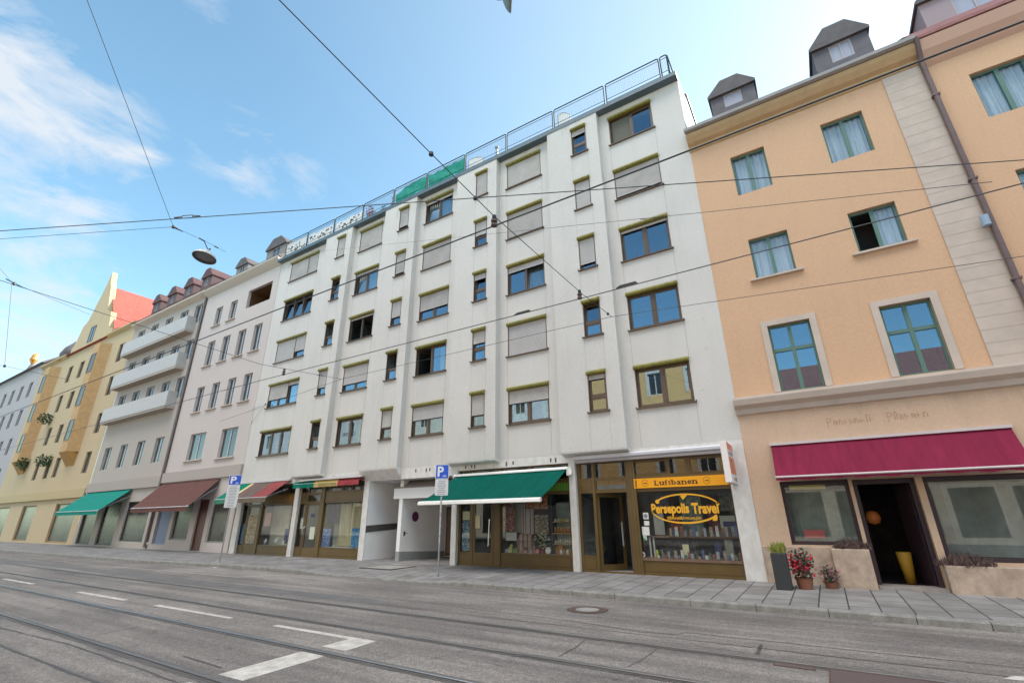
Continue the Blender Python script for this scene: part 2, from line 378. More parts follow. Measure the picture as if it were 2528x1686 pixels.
# ------------------------------------------------------------------ ground, road, pavement, kerb
ZR = -0.17
def asphalt():
    m = bpy.data.materials.new('asphalt'); m.use_nodes = True
    nt = m.node_tree; N = nt.nodes; L = nt.links; p = N['Principled BSDF']; p.inputs['Roughness'].default_value = .8; p.inputs['Specular IOR Level'].default_value = .35
    geo = N.new('ShaderNodeNewGeometry')
    def nz(sc, det=5, vec=(1, 1, 1)):
        mp = N.new('ShaderNodeMapping'); mp.inputs['Scale'].default_value = vec; L.new(geo.outputs['Position'], mp.inputs[0])
        n = N.new('ShaderNodeTexNoise'); n.inputs['Scale'].default_value = sc; n.inputs['Detail'].default_value = det; L.new(mp.outputs[0], n.inputs['Vector']); return n.outputs[0]
    def ramp(v, a, b, ca, cb):
        r = N.new('ShaderNodeValToRGB'); L.new(v, r.inputs[0]); e = r.color_ramp.elements; e[0].position = a; e[1].position = b; e[0].color = ca+(1,); e[1].color = cb+(1,); return r.outputs[0]
    def mul(a, b, f=1):
        x = N.new('ShaderNodeMix'); x.data_type = 'RGBA'; x.blend_type = 'MULTIPLY'; x.inputs[0].default_value = f; L.new(a, x.inputs[6]); L.new(b, x.inputs[7]); return x.outputs[2]
    base = ramp(nz(.55, 5, (.35, 1, 1)), .3, .7, (.165, .150, .141), (.242, .220, .206))
    v = N.new('ShaderNodeTexVoronoi'); v.inputs['Scale'].default_value = 62; L.new(geo.outputs['Position'], v.inputs['Vector'])
    s = N.new('ShaderNodeSeparateColor'); L.new(v.outputs['Color'], s.inputs[0])
    agg = ramp(s.outputs[0], .2, .95, (.76, .76, .76), (1.34, 1.31, 1.27))
    streak = ramp(nz(2.2, 4, (.06, 1.6, 1)), .38, .62, (.80, .80, .81), (1.08, 1.08, 1.08))
    mott = ramp(nz(14, 4), .35, .65, (.88, .88, .88), (1.1, 1.1, 1.1))
    spots = ramp(nz(3.1, 2, (1, 1.3, 1)), .25, .31, (.66, .66, .67), (1, 1, 1))
    worn = ramp(nz(.8, 4, (.5, 1.3, 1)), .50, .54, (.87, .87, .875), (1.03, 1.03, 1.03))
    tar = ramp(nz(.45, 6, (.3, 1.6, 1)), .62, .70, (1, 1, 1), (.84, .84, .85))
    L.new(mul(mul(mul(mul(mul(mul(base, agg), streak), mott), spots), worn), tar), p.inputs['Base Color'])
    b = N.new('ShaderNodeBump'); b.inputs['Strength'].default_value = .7; b.inputs['Distance'].default_value = .006; L.new(v.outputs['Distance'], b.inputs['Height']); L.new(b.outputs[0], p.inputs['Normal'])
    return m
ASPH = asphalt()
def paving(name, c1, c2, bw, rh, mortar, off=.37):
    m = bpy.data.materials.new(name); m.use_nodes = True
    nt = m.node_tree; N = nt.nodes; L = nt.links; p = N['Principled BSDF']; p.inputs['Roughness'].default_value = .8; p.inputs['Specular IOR Level'].default_value = .3
    geo = N.new('ShaderNodeNewGeometry'); s = N.new('ShaderNodeSeparateXYZ'); L.new(geo.outputs['Position'], s.inputs[0])
    c = N.new('ShaderNodeCombineXYZ'); L.new(s.outputs[1], c.inputs[0]); L.new(s.outputs[0], c.inputs[1])
    b = N.new('ShaderNodeTexBrick'); L.new(c.outputs[0], b.inputs['Vector']); b.offset = off; b.inputs['Scale'].default_value = 1
    b.inputs['Brick Width'].default_value = bw; b.inputs['Row Height'].default_value = rh; b.inputs['Mortar Size'].default_value = mortar; b.inputs['Mortar Smooth'].default_value = .1
    b.inputs['Color1'].default_value = c1+(1,); b.inputs['Color2'].default_value = c2+(1,); b.inputs['Mortar'].default_value = (.05, .05, .048, 1); b.inputs['Bias'].default_value = -.2
    n = N.new('ShaderNodeTexNoise'); n.inputs['Scale'].default_value = 1.2; n.inputs['Detail'].default_value = 7; L.new(geo.outputs['Position'], n.inputs['Vector'])
    r = N.new('ShaderNodeValToRGB'); L.new(n.outputs[0], r.inputs[0]); r.color_ramp.elements[0].position = .3; r.color_ramp.elements[1].position = .7
    r.color_ramp.elements[0].color = (.74, .73, .72, 1); r.color_ramp.elements[1].color = (1.12, 1.12, 1.12, 1)
    n2 = N.new('ShaderNodeTexNoise'); n2.inputs['Scale'].default_value = 55; n2.inputs['Detail'].default_value = 3; L.new(geo.outputs['Position'], n2.inputs['Vector'])
    r2 = N.new('ShaderNodeValToRGB'); L.new(n2.outputs[0], r2.inputs[0]); r2.color_ramp.elements[0].position = .35; r2.color_ramp.elements[1].position = .65
    r2.color_ramp.elements[0].color = (.86, .86, .86, 1); r2.color_ramp.elements[1].color = (1.1, 1.1, 1.1, 1)
    x = N.new('ShaderNodeMix'); x.data_type = 'RGBA'; x.blend_type = 'MULTIPLY'; x.inputs[0].default_value = 1; L.new(b.outputs[0], x.inputs[6]); L.new(r.outputs[0], x.inputs[7])
    y = N.new('ShaderNodeMix'); y.data_type = 'RGBA'; y.blend_type = 'MULTIPLY'; y.inputs[0].default_value = 1; L.new(x.outputs[2], y.inputs[6]); L.new(r2.outputs[0], y.inputs[7])
    L.new(y.outputs[2], p.inputs['Base Color'])
    bp = N.new('ShaderNodeBump'); bp.inputs['Strength'].default_value = .4; bp.inputs['Distance'].default_value = .006; bp.invert = True; L.new(b.outputs['Fac'], bp.inputs['Height']); L.new(bp.outputs[0], p.inputs['Normal'])
    return m
PAVE = paving('pavement_slabs', (.225, .212, .206), (.30, .285, .278), .68, .5, .014)
GRANITE = mat('kerb_granite', (.22, .215, .20), .8, noise=.25, nscale=5, grain=.22, gscale=70, bump=.4, bscale=80)
mb = MB(); mb.face([(-900, -900, -.28), (900, -900, -.28), (900, 900, -.28), (-900, 900, -.28)]); structure(mb.build('ground', mat('bare_ground', (.2, .19, .18), .9, noise=.2, nscale=.1)))
KP = [(-260, -8), (-60, -4.78), (-48, -4.5), (-27.6, -4.15), (-21.6, -3.6), (-16.6, -3.58), (-8.8, -3.59), (2.3, -3.68), (60, -3.9)]
def kerb_y(x):
    for (a, b), (c, d) in zip(KP, KP[1:]):
        if a <= x <= c: return b+(d-b)*(x-a)/(c-a)
    return KP[0][1] if x < KP[0][0] else KP[-1][1]
def kerb_drop(x):        # lowered in front of the passage
    if -16.6 < x < -9.2: return .07*min(1, (x+16.6)/1.2, (-9.2-x)/1.2)
    return 0
mb = MB(); mb.face([(-260, -20.6, ZR), (60, -20.6, ZR), (60, -3.2, ZR), (-260, -3.2, ZR)]); structure(mb.build('road', ASPH))
mb = MB()
XS = [-260, -150, -90, -60, -48, -38, -27.6] + [-27+.6*i for i in range(0, 60)] + [9.5, 20, 60]
for a, b in zip(XS, XS[1:]):
    ya, yb = kerb_y(a)+.2, kerb_y(b)+.2
    za, zb = -.045-kerb_drop(a), -.045-kerb_drop(b)
    mb.face([(a, ya, za), (b, yb, zb), (b, yb+1.0, -.03), (a, ya+1.0, -.03)])
    mb.face([(a, ya+1.0, -.03), (b, yb+1.0, -.03), (b, .14, 0), (a, .14, 0)])
    if -18 < a < -11: mb.face([(a, .14, 0), (b, .14, 0), (b, 5, 0), (a, 5, 0)])
structure(mb.build('pavement', PAVE))
mb = MB(); x = -120.0
while x < 40:
    Lk = random.uniform(1.0, 1.5) if x < -5 else random.uniform(.9, 1.9)
    x1 = x+Lk-.012
    for k in range(3):
        a, b = x+(x1-x)*k/3, x+(x1-x)*(k+1)/3
        za, zb = -.041-kerb_drop(a)+random.uniform(-.004, .004), 0
        ya, yb = kerb_y(a), kerb_y(b); zb = -.041-kerb_drop(b)
        za = -.041-kerb_drop(a)
        P = lambda xx, y, z: [(xx, y, -.3), (xx, y+.0, z-.03), (xx, y+.012, z-.008), (xx, y+.035, z), (xx, y+.205, z), (xx, y+.205, -.3)]
        A, B = P(a, ya, za), P(b, yb, zb)
        for i in range(5): mb.face([A[i], B[i], B[i+1], A[i+1]])
        if k == 0: mb.face(A[::-1])
        if k == 2: mb.face(B)
    x += Lk
structure(mb.build('kerb', GRANITE))
mb = MB(); mb.box(-260, 60, -24.2, -20.6, -.3, -.04); structure(mb.build('far_pavement', PAVE))

# painted markings
PAINT = mat('road_paint', (.60, .57, .52), .6, nscale=5, col2=(.36, .33, .30), grain=.25, gscale=70)
def sheet(name, quads, m, z=ZR+.004):
    mb = MB()
    for q in quads: mb.face([(p[0], p[1], z) for p in q])
    return fixnormals(structure(mb.build(name, m)))
for q in ([(-17.9, -9.56), (-17.9, -9.43), (-14.99, -9.40), (-14.99, -9.53)], [(-13.45, -9.50), (-13.43, -9.37), (-10.33, -9.36), (-10.33, -9.46)], [(-24.5, -9.6), (-24.5, -9.47), (-21.5, -9.45), (-21.5, -9.58)]):
    sheet('lane_marking', [q], PAINT)
sheet('lane_marking', [[(-8.93, -9.44), (-8.92, -9.32), (-6.40, -9.28), (-6.88, -9.41)], [(-6.88, -9.41), (-6.40, -9.28), (-6.33, -9.93), (-6.87, -9.93)]], PAINT)
sheet('stop_line', [[(-6.87, -10.25), (-6.36, -10.25), (-6.29, -11.47), (-6.80, -11.49)]], PAINT)
sheet('stop_line', [[(-6.79, -11.82), (-6.28, -11.80), (-6.2, -13.4), (-6.7, -13.4)]], PAINT)
sheet('parking_line', [[(-26.7, -5.62), (-26.7, -5.54), (-17.47, -5.25), (-17.47, -5.33)], [(-17.47, -5.33), (-17.55, -5.25), (-16.62, -3.72), (-16.54, -3.75)]], mat('worn_paint', (.46, .45, .43), .7, nscale=6, col2=(.24, .23, .22)))
sheet('stop_line', [[(1.34, -6.88), (1.48, -6.66), (3.2, -6.0), (3.3, -6.5)]], PAINT)
# bitumen seams and cracks
SEAM = mat('bitumen_seam', (.062, .059, .058), .6, noise=.2, nscale=6)
def ribbon(pts, w, wob=.0):
    P = []
    for (a, b), (c, d) in zip(pts, pts[1:]):
        n = max(1, int(math.hypot(c-a, d-b)/.35))
        for i in range(n): P.append((a+(c-a)*i/n, b+(d-b)*i/n))
    P.append(pts[-1]); P = [(x+random.uniform(-wob, wob), y+random.uniform(-wob, wob)) for x, y in P]
    q = []; prev = None
    for i, p in enumerate(P):
        a = P[max(0, i-1)]; b = P[min(len(P)-1, i+1)]; dx, dy = b[0]-a[0], b[1]-a[1]; l = math.hypot(dx, dy) or 1
        ww = w*random.uniform(.6, 1.2)/2; n = (-dy/l*ww, dx/l*ww)
        cur = ((p[0]+n[0], p[1]+n[1]), (p[0]-n[0], p[1]-n[1]))
        if prev: q.append([prev[0], cur[0], cur[1], prev[1]])
        prev = cur
    return q
for pts, w, wob in (([(-60, -12.3), (-13.2, -12.05), (-10.3, -11.86), (-6.9, -11.9), (3, -12.0)], .035, .01), ([(-60, -12.7), (-11.3, -12.46), (-7.7, -12.4), (4, -12.4)], .05, .012),
        ([(-40, -6.4), (-9, -6.1), (-5.4, -6.28), (-4, -6.4), (-3.0, -6.6), (-2.49, -6.49), (-2.35, -6.24), (-1.57, -6.24), (6, -6.12)], .03, .015), ([(-60, -6.95), (-5.1, -6.81), (-2.1, -6.76), (6, -6.68)], .03, .006),
        ([(-10.89, -11.5), (-11.02, -10.24), (-11.05, -8.9), (-11.2, -7.45)], .022, .02), ([(-3.59, -7.48), (-3.54, -8.04), (-3.54, -8.62)], .02, .03), ([(-2.52, -7.48), (-2.5, -7.77), (-2.47, -8.25), (-2.5, -8.64)], .014, .05),
        ([(-1.22, -6.5), (-1.2, -7.14)], .045, .005), ([(-8.11, -11.29), (-7.05, -11.31)], .04, .005), ([(-13.5, -10.56), (-13.52, -10.3)], .05, .005), ([(-11.2, -7.2), (-11.0, -5.6), (-10.9, -3.8)], .02, .03)):
    sheet('road_seam', ribbon(pts, w, wob), SEAM, ZR+.003)
sheet('road_patch', [[(-45, -7.05), (-45, -6.55), (-9, -6.35), (-9, -6.95)]], mat('old_asphalt_patch', (.125, .12, .118), .8, noise=.15, nscale=2, grain=.3, gscale=60), ZR+.0015)

# tram rails
RAIL = mat('polished_rail', (.40, .385, .38), .34, metal=1, noise=.2, nscale=3, nvec=(.2, 6, 1)); RUST = mat('rusty_groove', (.045, .035, .03), .7, noise=.3); DULL = mat('dull_rail', (.20, .19, .185), .42, metal=.7, noise=.25, nscale=3, nvec=(.2, 6, 1))
for y, m, lab in ((-7.35, DULL, 'thin dark tram rail running closest to the kerb'), (-8.79, DULL, 'dark tram rail between the kerbside rail and the dashed white line'), (-10.13, RAIL, 'shiny tram rail just on the camera side of the dashed white line'), (-11.61, DULL, 'tram rail in the immediate foreground with rust brown groove')):
    rt = empty('tram_rail', (-20, y, ZR), lab, 'tram rail', 'tram rails set into the road')
    mb = MB(); mb.extr([(y-.028, ZR-.1), (y+.028, ZR-.1), (y+.028, ZR+.008), (y+.02, ZR+.014), (y-.02, ZR+.014), (y-.028, ZR+.008)], -200, 60); mb.build('rail_head', m, rt)
    mb = MB(); mb.box(-200, 60, y-.075, y-.029, ZR-.1, ZR+.0035); mb.build('groove', RUST, rt)
    mb = MB(); mb.box(-200, 60, y-.095, y-.076, ZR-.1, ZR+.008); mb.build('guard_lip', m, rt)
    mb = MB()
    for q in ribbon([(-120, y+.05), (40, y+.05)], .04, .003)+ribbon([(-120, y-.122), (40, y-.122)], .04, .003): mb.face([(p[0], p[1], ZR+.005) for p in q])
    fixnormals(mb.build('sealing_strip', mat('worn_sealant', (.105, .10, .097), .6, noise=.2, nscale=4), rt))
# manhole, drain boxes, litter
t = empty('manhole_cover', (-4.62, -5.14, ZR), 'round cast iron manhole cover with pale concrete centre', 'manhole cover')
IRON = mat('cast_iron', (.10, .062, .05), .7, noise=.3, nscale=20, grain=.3)
mb = MB(); n = 32
for j in range(n):
    a, b = 2*math.pi*j/n, 2*math.pi*(j+1)/n
    for r0, r1, z in ((.25, .31, .007), (.32, .40, .006)):
        mb.face([(-4.62+r0*math.cos(a), -5.14+r0*math.sin(a), ZR+z), (-4.62+r1*math.cos(a), -5.14+r1*math.sin(a), ZR+z), (-4.62+r1*math.cos(b), -5.14+r1*math.sin(b), ZR+z), (-4.62+r0*math.cos(b), -5.14+r0*math.sin(b), ZR+z)])
mb.build('iron_ring', IRON, t)
mb = MB(); mb.disc((-4.62, -5.14, ZR+.008), .245, 'z', 28); mb.build('concrete_centre', mat('pale_concrete', (.26, .25, .24), .8, noise=.2, nscale=9), t)
mb = MB(); mb.disc((-4.62, -5.14, ZR+.004), .43, 'z', 28); mb.build('frame_ring', mat('dark_joint', (.04, .035, .03), .8), t)
PLATE = stripes('ribbed_plate', [(0, (.085, .06, .062)), (.5, (.12, .088, .088))], 1, .05, .55)
for a, lab in (((-.36, 1.6, -8.2, -7.43), 'large ribbed brown steel cover plate beside the kerbside tram rail'), ((-.97, -.5, -7.6, -7.44), 'narrow ribbed brown drain plate beside the tram rail')):
    t = empty('cover_plate', ((a[0]+a[1])/2, (a[2]+a[3])/2, ZR), lab, 'cover plate')
    mb = MB(); mb.box(a[0]+.02, a[1]-.02, a[2]+.02, a[3]-.02, ZR-.02, ZR+.008); mb.build('lid', PLATE, t)
    mb = MB(); mb.frame(0, 1, 0, 1, 0, 1, .1); mb = MB()
    for q in ((a[0], a[1], a[2], a[2]+.018), (a[0], a[1], a[3]-.018, a[3]), (a[0], a[0]+.018, a[2]+.018, a[3]-.018), (a[1]-.018, a[1], a[2]+.018, a[3]-.018)): mb.box(*q, ZR-.02, ZR+.01)
    mb.build('rim', IRON, t)
mb = MB()
for i in range(9):
    a = -21.93+.03*i; zz = [ZR+.012+.02*math.sin(i*1.3+k) for k in range(3)]
    if i < 8:
        for k in range(2): mb.face([(a, -3.9+.05*k, ZR+.02+.012*math.sin(i+k)), (a+.03, -3.9+.05*k, ZR+.02+.012*math.sin(i+1+k)), (a+.03, -3.85+.05*k, ZR+.02+.012*math.sin(i+2+k)), (a, -3.85+.05*k, ZR+.02+.012*math.sin(i+1+k))])
tag(mb.build('paper_scrap', SIGNW), 'crumpled white paper scrap lying in the gutter by the kerb', 'litter')
t = empty('pavement_hatch', (-14.2, -1.4, -.01), 'square paved access hatch with dark steel rim before the passage', 'access hatch')
DKSTEEL = mat('dark_steel', (.05, .045, .04), .5)
for a in ((-14.95, -13.35, -2.28, -.95),):
    mb = MB()
    for q in ((a[0], a[1], a[2], a[2]+.04), (a[0], a[1], a[3]-.04, a[3]), (a[0], a[0]+.04, a[2]+.04, a[3]-.04), (a[1]-.04, a[1], a[2]+.04, a[3]-.04)): mb.box(*q, -.1, .003)
    mb.build('rim', DKSTEEL, t)
    mb = MB(); mb.box(a[0]+.04, a[1]-.04, a[2]+.04, a[3]-.04, -.1, -.004); mb.build('paved_lid', mat('hatch_paving', (.30, .28, .25), .8, noise=.18, nscale=3), t)

# ------------------------------------------------------------------ the white apartment block
B = empty('apartment_building', (-15, 0, 0), 'six storey white rendered apartment block with olive shutter boxes and ground floor shops', 'building')
XL = [-26.92, -20.19, -15.03, -9.85, -4.66]; XR = [-24.08, -18.34, -13.20, -8.02, -2.84]
NL = [-21.86, -16.68, -11.48, -6.29]; NW = .68
WH = 1.485
ZS = lambda r: 5.054+2.8*(5-r)
holes = [(XL[i], XR[i], ZS(r), ZS(r)+WH) for i in range(5) for r in range(1, 6)]
nholes = [(x, x+NW, ZS(r), ZS(r)+WH) for x in NL for r in range(1, 6)]
mb = MB(); wall_holes(mb, -28.2, -1.68, 3.76, 18.32, holes+nholes, 0, .16)
mb.face([(-1.68, 0, 0), (-1.68, 11, 0), (-1.68, 11, 18.32), (-1.68, 0, 18.32)]); mb.face([(-28.2, 0, 0), (-28.2, 0, 18.32), (-28.2, 11, 18.32), (-28.2, 11, 0)]); mb.face([(-28.2, 11, 0), (-28.2, 11, 18.32), (-1.68, 11, 18.32), (-1.68, 11, 0)])
mb.mat(1)                                              # recessed joint strips between the facade slabs
for i in range(5):
    for x in (XL[i]-.03, XR[i]+.03):
        for r in range(1, 6): mb.box(x-.004, x+.004, -.0015, .02, ZS(r+1)+WH+.02 if r < 5 else 3.8, ZS(r)-.045)
JO = mat('panel_joint', (.20, .20, .185), .8)
mb.build('wall', [WHITE, JO], B)
mb = MB(); mb.box(-28.2, -1.68, .02, 11, 18.25, 18.30); mb.build('roof', mat('roof_gravel', (.3, .29, .28), .9, noise=.2), B)
# projecting panels around the narrow windows
for k, x in enumerate(NL):
    a, b = x-1.19, x+1.21
    mb = MB(); wall_holes(mb, a, b, 3.78, 18.2, [h for h in nholes if abs(h[0]-x) < .1], -.3, .3)
    mb.face([(a, -.3, 3.78), (a, -.3, 18.2), (a, 0, 18.2), (a, 0, 3.78)]); mb.face([(b, -.3, 3.78), (b, 0, 3.78), (b, 0, 18.2), (b, -.3, 18.2)])
    mb.mat(1)
    for xx in (x-.03, x+NW+.03):
        for r in range(1, 6): mb.box(xx-.003, xx+.003, -.3012, -.29, ZS(r+1)+WH+.02 if r < 5 else 3.8, ZS(r)-.045)
    pn = mb.build('projecting_panel', [WHITE, JO], B)
    mb = MB(); zb = 3.33 if k == 1 else 3.64; a1 = a+.02 if k == 1 else a
    mb.face([(a, -.3, 3.78), (b, -.3, 3.78), (b, -.285, 3.72), (a, -.285, 3.72)]); mb.face([(a, -.285, 3.72), (b, -.285, 3.72), (b, -.01, zb), (a, -.01, zb)])
    mb.face([(b, -.3, 3.78), (b, 0, 3.78), (b, -.01, zb), (b, -.285, 3.72)]); mb.face([(a, -.3, 3.78), (a, -.285, 3.72), (a, -.01, zb), (a, 0, 3.78)])
    mb.build('soffit', STAINW, pn)
# roof edge fascia
mb = MB(); mb.extr([(-.325, 18.07), (.02, 18.05), (.02, 18.27), (-.30, 18.27), (-.325, 18.255)], -28.22, -1.66)
for xx in (-28.22, -1.74): mb.box(xx, xx+.08, .02, 11, 18.24, 18.40)
mb.build('fascia', STEELB, B)
# setback parapet seen along the right flank
mb = MB(); mb.box(-2.6, -1.70, 2.2, 10.9, 18.3, 19.35); pr = mb.build('side_parapet', WHITE, B)
mb = MB(); mb.box(-2.64, -1.64, 2.16, 10.94, 19.35, 19.43); mb.build('coping', STEELB, pr)
# ---- windows
SLATS = [SLAT, mat('shutter_slats_aged', (.42, .405, .395), .6, noise=.12, nscale=1.5), mat('shutter_slats_warm', (.455, .435, .415), .55, noise=.1, nscale=2.5)]
SH = {'A': {}, 'B': {}, 'C': {}, 'D': {}, 'E': {}}
# per window: shutter fractions per bay, sash states, curtain
W = {('A', 1): ([1, 1], 'ccc', 0), ('A', 2): ([0, 0], 'ttt', 0), ('A', 3): ([1, .66], 'ccc', 0), ('A', 4): ([.62, .12], 'ccc', 'n'), ('A', 5): ([0, 0], 'ccc', 'n'),
     ('B', 1): ([.92], 'cc', 0), ('B', 2): ([.08], 'tc', 'n'), ('B', 3): ([.05], 'oo', 0), ('B', 4): ([.68], 'cc', 0), ('B', 5): ([0], 'cc', 'y'),
     ('C', 1): ([.08], 'tc', 'n'), ('C', 2): ([1], 'cc', 0), ('C', 3): ([.58], 'cc', 0), ('C', 4): ([.0], 'oc', 'r'), ('C', 5): ([.42], 'cc', 'y'),
     ('D', 1): ([.88], 'cc', 0), ('D', 2): ([.9], 'cc', 0), ('D', 3): ([.17], 'ct', 'h'), ('D', 4): ([1], 'cc', 0), ('D', 5): ([.36], 'cc', 's'),
     ('E', 1): ([0], 'gc', 0), ('E', 2): ([.86], 'cc', 0), ('E', 3): ([.05], 'cc', 0), ('E', 4): ([0], 'cc', 0), ('E', 5): ([0], 'cc', 0)}
NS = {('a', 1): .9, ('a', 2): 0, ('a', 3): 0, ('a', 4): .66, ('a', 5): 0, ('b', 1): .8, ('b', 2): .84, ('b', 3): .62, ('b', 4): 0, ('b', 5): .56,
      ('c', 1): 1.0, ('c', 2): .52, ('c', 3): .17, ('c', 4): .38, ('c', 5): .6, ('d', 1): .18, ('d', 2): .95, ('d', 3): .8, ('d', 4): 0, ('d', 5): .1}
BOXH = .16
def shutter_mesh(mb, x0, x1, z1, z0, y):
    n = max(1, round((z1-z0)/.052)); h = (z1-z0)/n
    P = []
    for i in range(n):
        z = z1-i*h; P += [(y, z), (y-.011, z-h*.18), (y-.011, z-h*.72), (y-.001, z-h*.98)]
    P.append((y, z0))
    for a, b in zip(P, P[1:]): mb.face([(x0, a[0], a[1]), (x0, b[0], b[1]), (x1, b[0], b[1]), (x1, a[0], a[1])])
    mb.box(x0, x1, y-.016, y+.008, z0-.035, z0)
def sash(fr, gl, x0, x1, z0, z1, y, state, t=.058):
    """one casement: frame and pane, hinged on its left; t tilt, o open inwards, g open behind an insect screen"""
    def put(mb, bx, T):
        for q in bx:
            b = len(mb.v); tmp = MB(); tmp.box(*q)
            mb.v += [tuple(T @ Vector(v)) for v in tmp.v]; mb.f += [tuple(b+i for i in f) for f in tmp.f]; mb.m += [mb.mi]*6
    w, h = x1-x0, z1-z0
    bx = [(0, t, 0, .05, 0, h), (w-t, w, 0, .05, 0, h), (t, w-t, 0, .05, 0, t), (t, w-t, 0, .05, h-t, h)]
    gx = [(t-.01, w-t+.01, .02, .028, t-.01, h-t+.01)]
    T = Matrix.Translation((x0, y, z0))
    if state == 't': T = T @ Matrix.Rotation(R(-7), 4, 'X')
    if state in 'og': T = T @ Matrix.Rotation(R(72), 4, 'Z')
    put(fr, bx, T); put(gl, gx, T)
def make_window(x0, x1, z, yf, fr_sh, states, curt, narrow=False, divs=None):
    w = x1-x0; top = z+WH
    wo = empty  # placeholder name kept local
    f = MB(); g = MB()
    yw = yf+.07
    f.frame(x0, x1, yw, yw+.07, z, top-BOXH+.02, .045)
    f.box(x0-.004, x0+.03, yf-.004, yf+.05, z, top-BOXH); f.box(x1-.03, x1+.004, yf-.004, yf+.05, z, top-BOXH)
    a, b = x0+.045, x1-.045; zb, zt = z+.045, top-BOXH-.025
    screens = []
    if narrow:
        zm = zb+(zt-zb)*.40; f.box(a, b, yw, yw+.07, zm-.045, zm+.045)
        sash(f, g, a, b, zm+.045, zt, yw+.012, states[0], .05); sash(f, g, a, b, zb, zm-.045, yw+.012, 'c', .05)
    else:
        n = len(states); edges = divs or [a+(b-a)*i/n for i in range(n+1)]
        for i, s in enumerate(states):
            l, r_ = edges[i], edges[i+1]
            if i: f.box(l-.035, l+.035, yw-.003, yw+.07, zb, zt)
            sash(f, g, l+(.035 if i else 0), r_-(.035 if i < n-1 else 0), zb, zt, yw+.012, s)
            if s == 'g': screens.append((l+.03, r_-.03))
    wobj = f.build('window', BROWN, B, loc=((x0+x1)/2, yf, z))
    full = all(s >= .985 for s in fr_sh)
    if not full: g.build('pane', GLASS, wobj)
    # olive roller box
    m = MB(); pr = [(yf+.03, top-BOXH), (yf-.06, top-BOXH)]
    for i in range(7):
        t = -math.pi/2+math.pi*i/6*.95; pr.append((yf-.06-.075*math.cos(t), top-BOXH/2+BOXH/2*math.sin(t)))
    pr += [(yf-.02, top+.006), (yf+.03, top+.006)]
    m.extr(pr, x0-.015, x1+.015); m.build('shutter_box', OLIVE, wobj)
    m = MB(); m.extr([(yf-.085, z-.038), (yf-.085, z-.005), (yf+.07, z+.004), (yf+.07, z-.03)], x0-.065, x1+.065)
    for xx in (x0-.065, x1+.047): m.box(xx, xx+.018, yf-.09, yf+.0, z-.04, z+.03)
    m.build('sill', BROWN, wobj)
    zt2 = top-BOXH
    if any(s > .01 for s in fr_sh):
        bays = [(x0+.028, x1-.028)] if len(fr_sh) == 1 else [(x0+.028, x0+w*.655-.012), (x0+w*.655+.012, x1-.028)]
        for (l, r_), s in zip(bays, fr_sh):
            if s > .01:
                m = MB(); shutter_mesh(m, l, r_, zt2, max(z+.04, zt2-(zt2-z)*s), yf+.03); m.build('shutter', SLATS[int(abs(x0*7+z*3)) % 3], wobj)
        if len(fr_sh) == 2:
            m = MB(); m.box(x0+w*.655-.014, x0+w*.655+.014, yf-.002, yf+.04, z, zt2); m.build('guide_rail', BROWN, wobj)
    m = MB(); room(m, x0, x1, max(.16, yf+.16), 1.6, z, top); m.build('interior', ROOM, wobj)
    for l, r_ in screens:
        m = MB(); m.box(l, r_, yw+.07, yw+.074, zb, zt); m.build('roller_blind', mat('taupe_blind', (.12, .115, .095), .8), wobj)
    if curt and not full:
        m = MB(); yc = max(.24, yf+.24)
        cm = CURTY if curt in 'y' else CURT
        if curt == 'r': curtain(m, x0+w*.72, x1-.05, yc, z+.02, zt); cm = CURTY
        elif curt == 'h': curtain(m, x0+w*.5, x1-.05, yc+.1, z+.02, zt)
        elif curt == 's':
            curtain(m, x0+.05, x0+w*.46, yc, z+.02, zt); curtain(m, x1-w*.22, x1-.05, yc, z+.02, zt); cm = CURTY
        else: curtain(m, x0+.05, x1-.05, yc, z+.02, zt)
        m.build('curtain', cm, wobj)
    return wobj
for i, c in enumerate('ABCDE'):
    for r in range(1, 6):
        sh, st, cu = W[(c, r)]
        div = None
        if c == 'A':
            a, b = XL[0]+.045, XR[0]-.045; w = XR[0]-XL[0]; div = [a, XL[0]+w*.335, XL[0]+w*.655, b]
        o = make_window(XL[i], XR[i], ZS(r), 0, sh, st, cu, divs=div)
        if (c, r) == ('B', 5):
            m = MB(); put_text(m, 'EPO', XL[1]+.42, XL[1]+.80, ZS(5)+.50, ZS(5)+.66, .055, .01); put_text(m, 'OC', XL[1]+1.02, XL[1]+1.28, ZS(5)+.50, ZS(5)+.66, .055, .01); m.build('lettering', INK, o)
for k, c in enumerate('abcd'):
    for r in range(1, 6):
        st = 't' if (c, r) in (('a', 2), ('d', 4), ('c', 3)) else 'o' if (c, r) in (('a', 3), ('b', 4), ('a', 5)) else 'c'
        make_window(NL[k], NL[k]+NW, ZS(r), -.3, [NS[(c, r)]], st, 'n' if (c, r) in (('a', 5), ('b', 5), ('c', 5)) else 0, True)
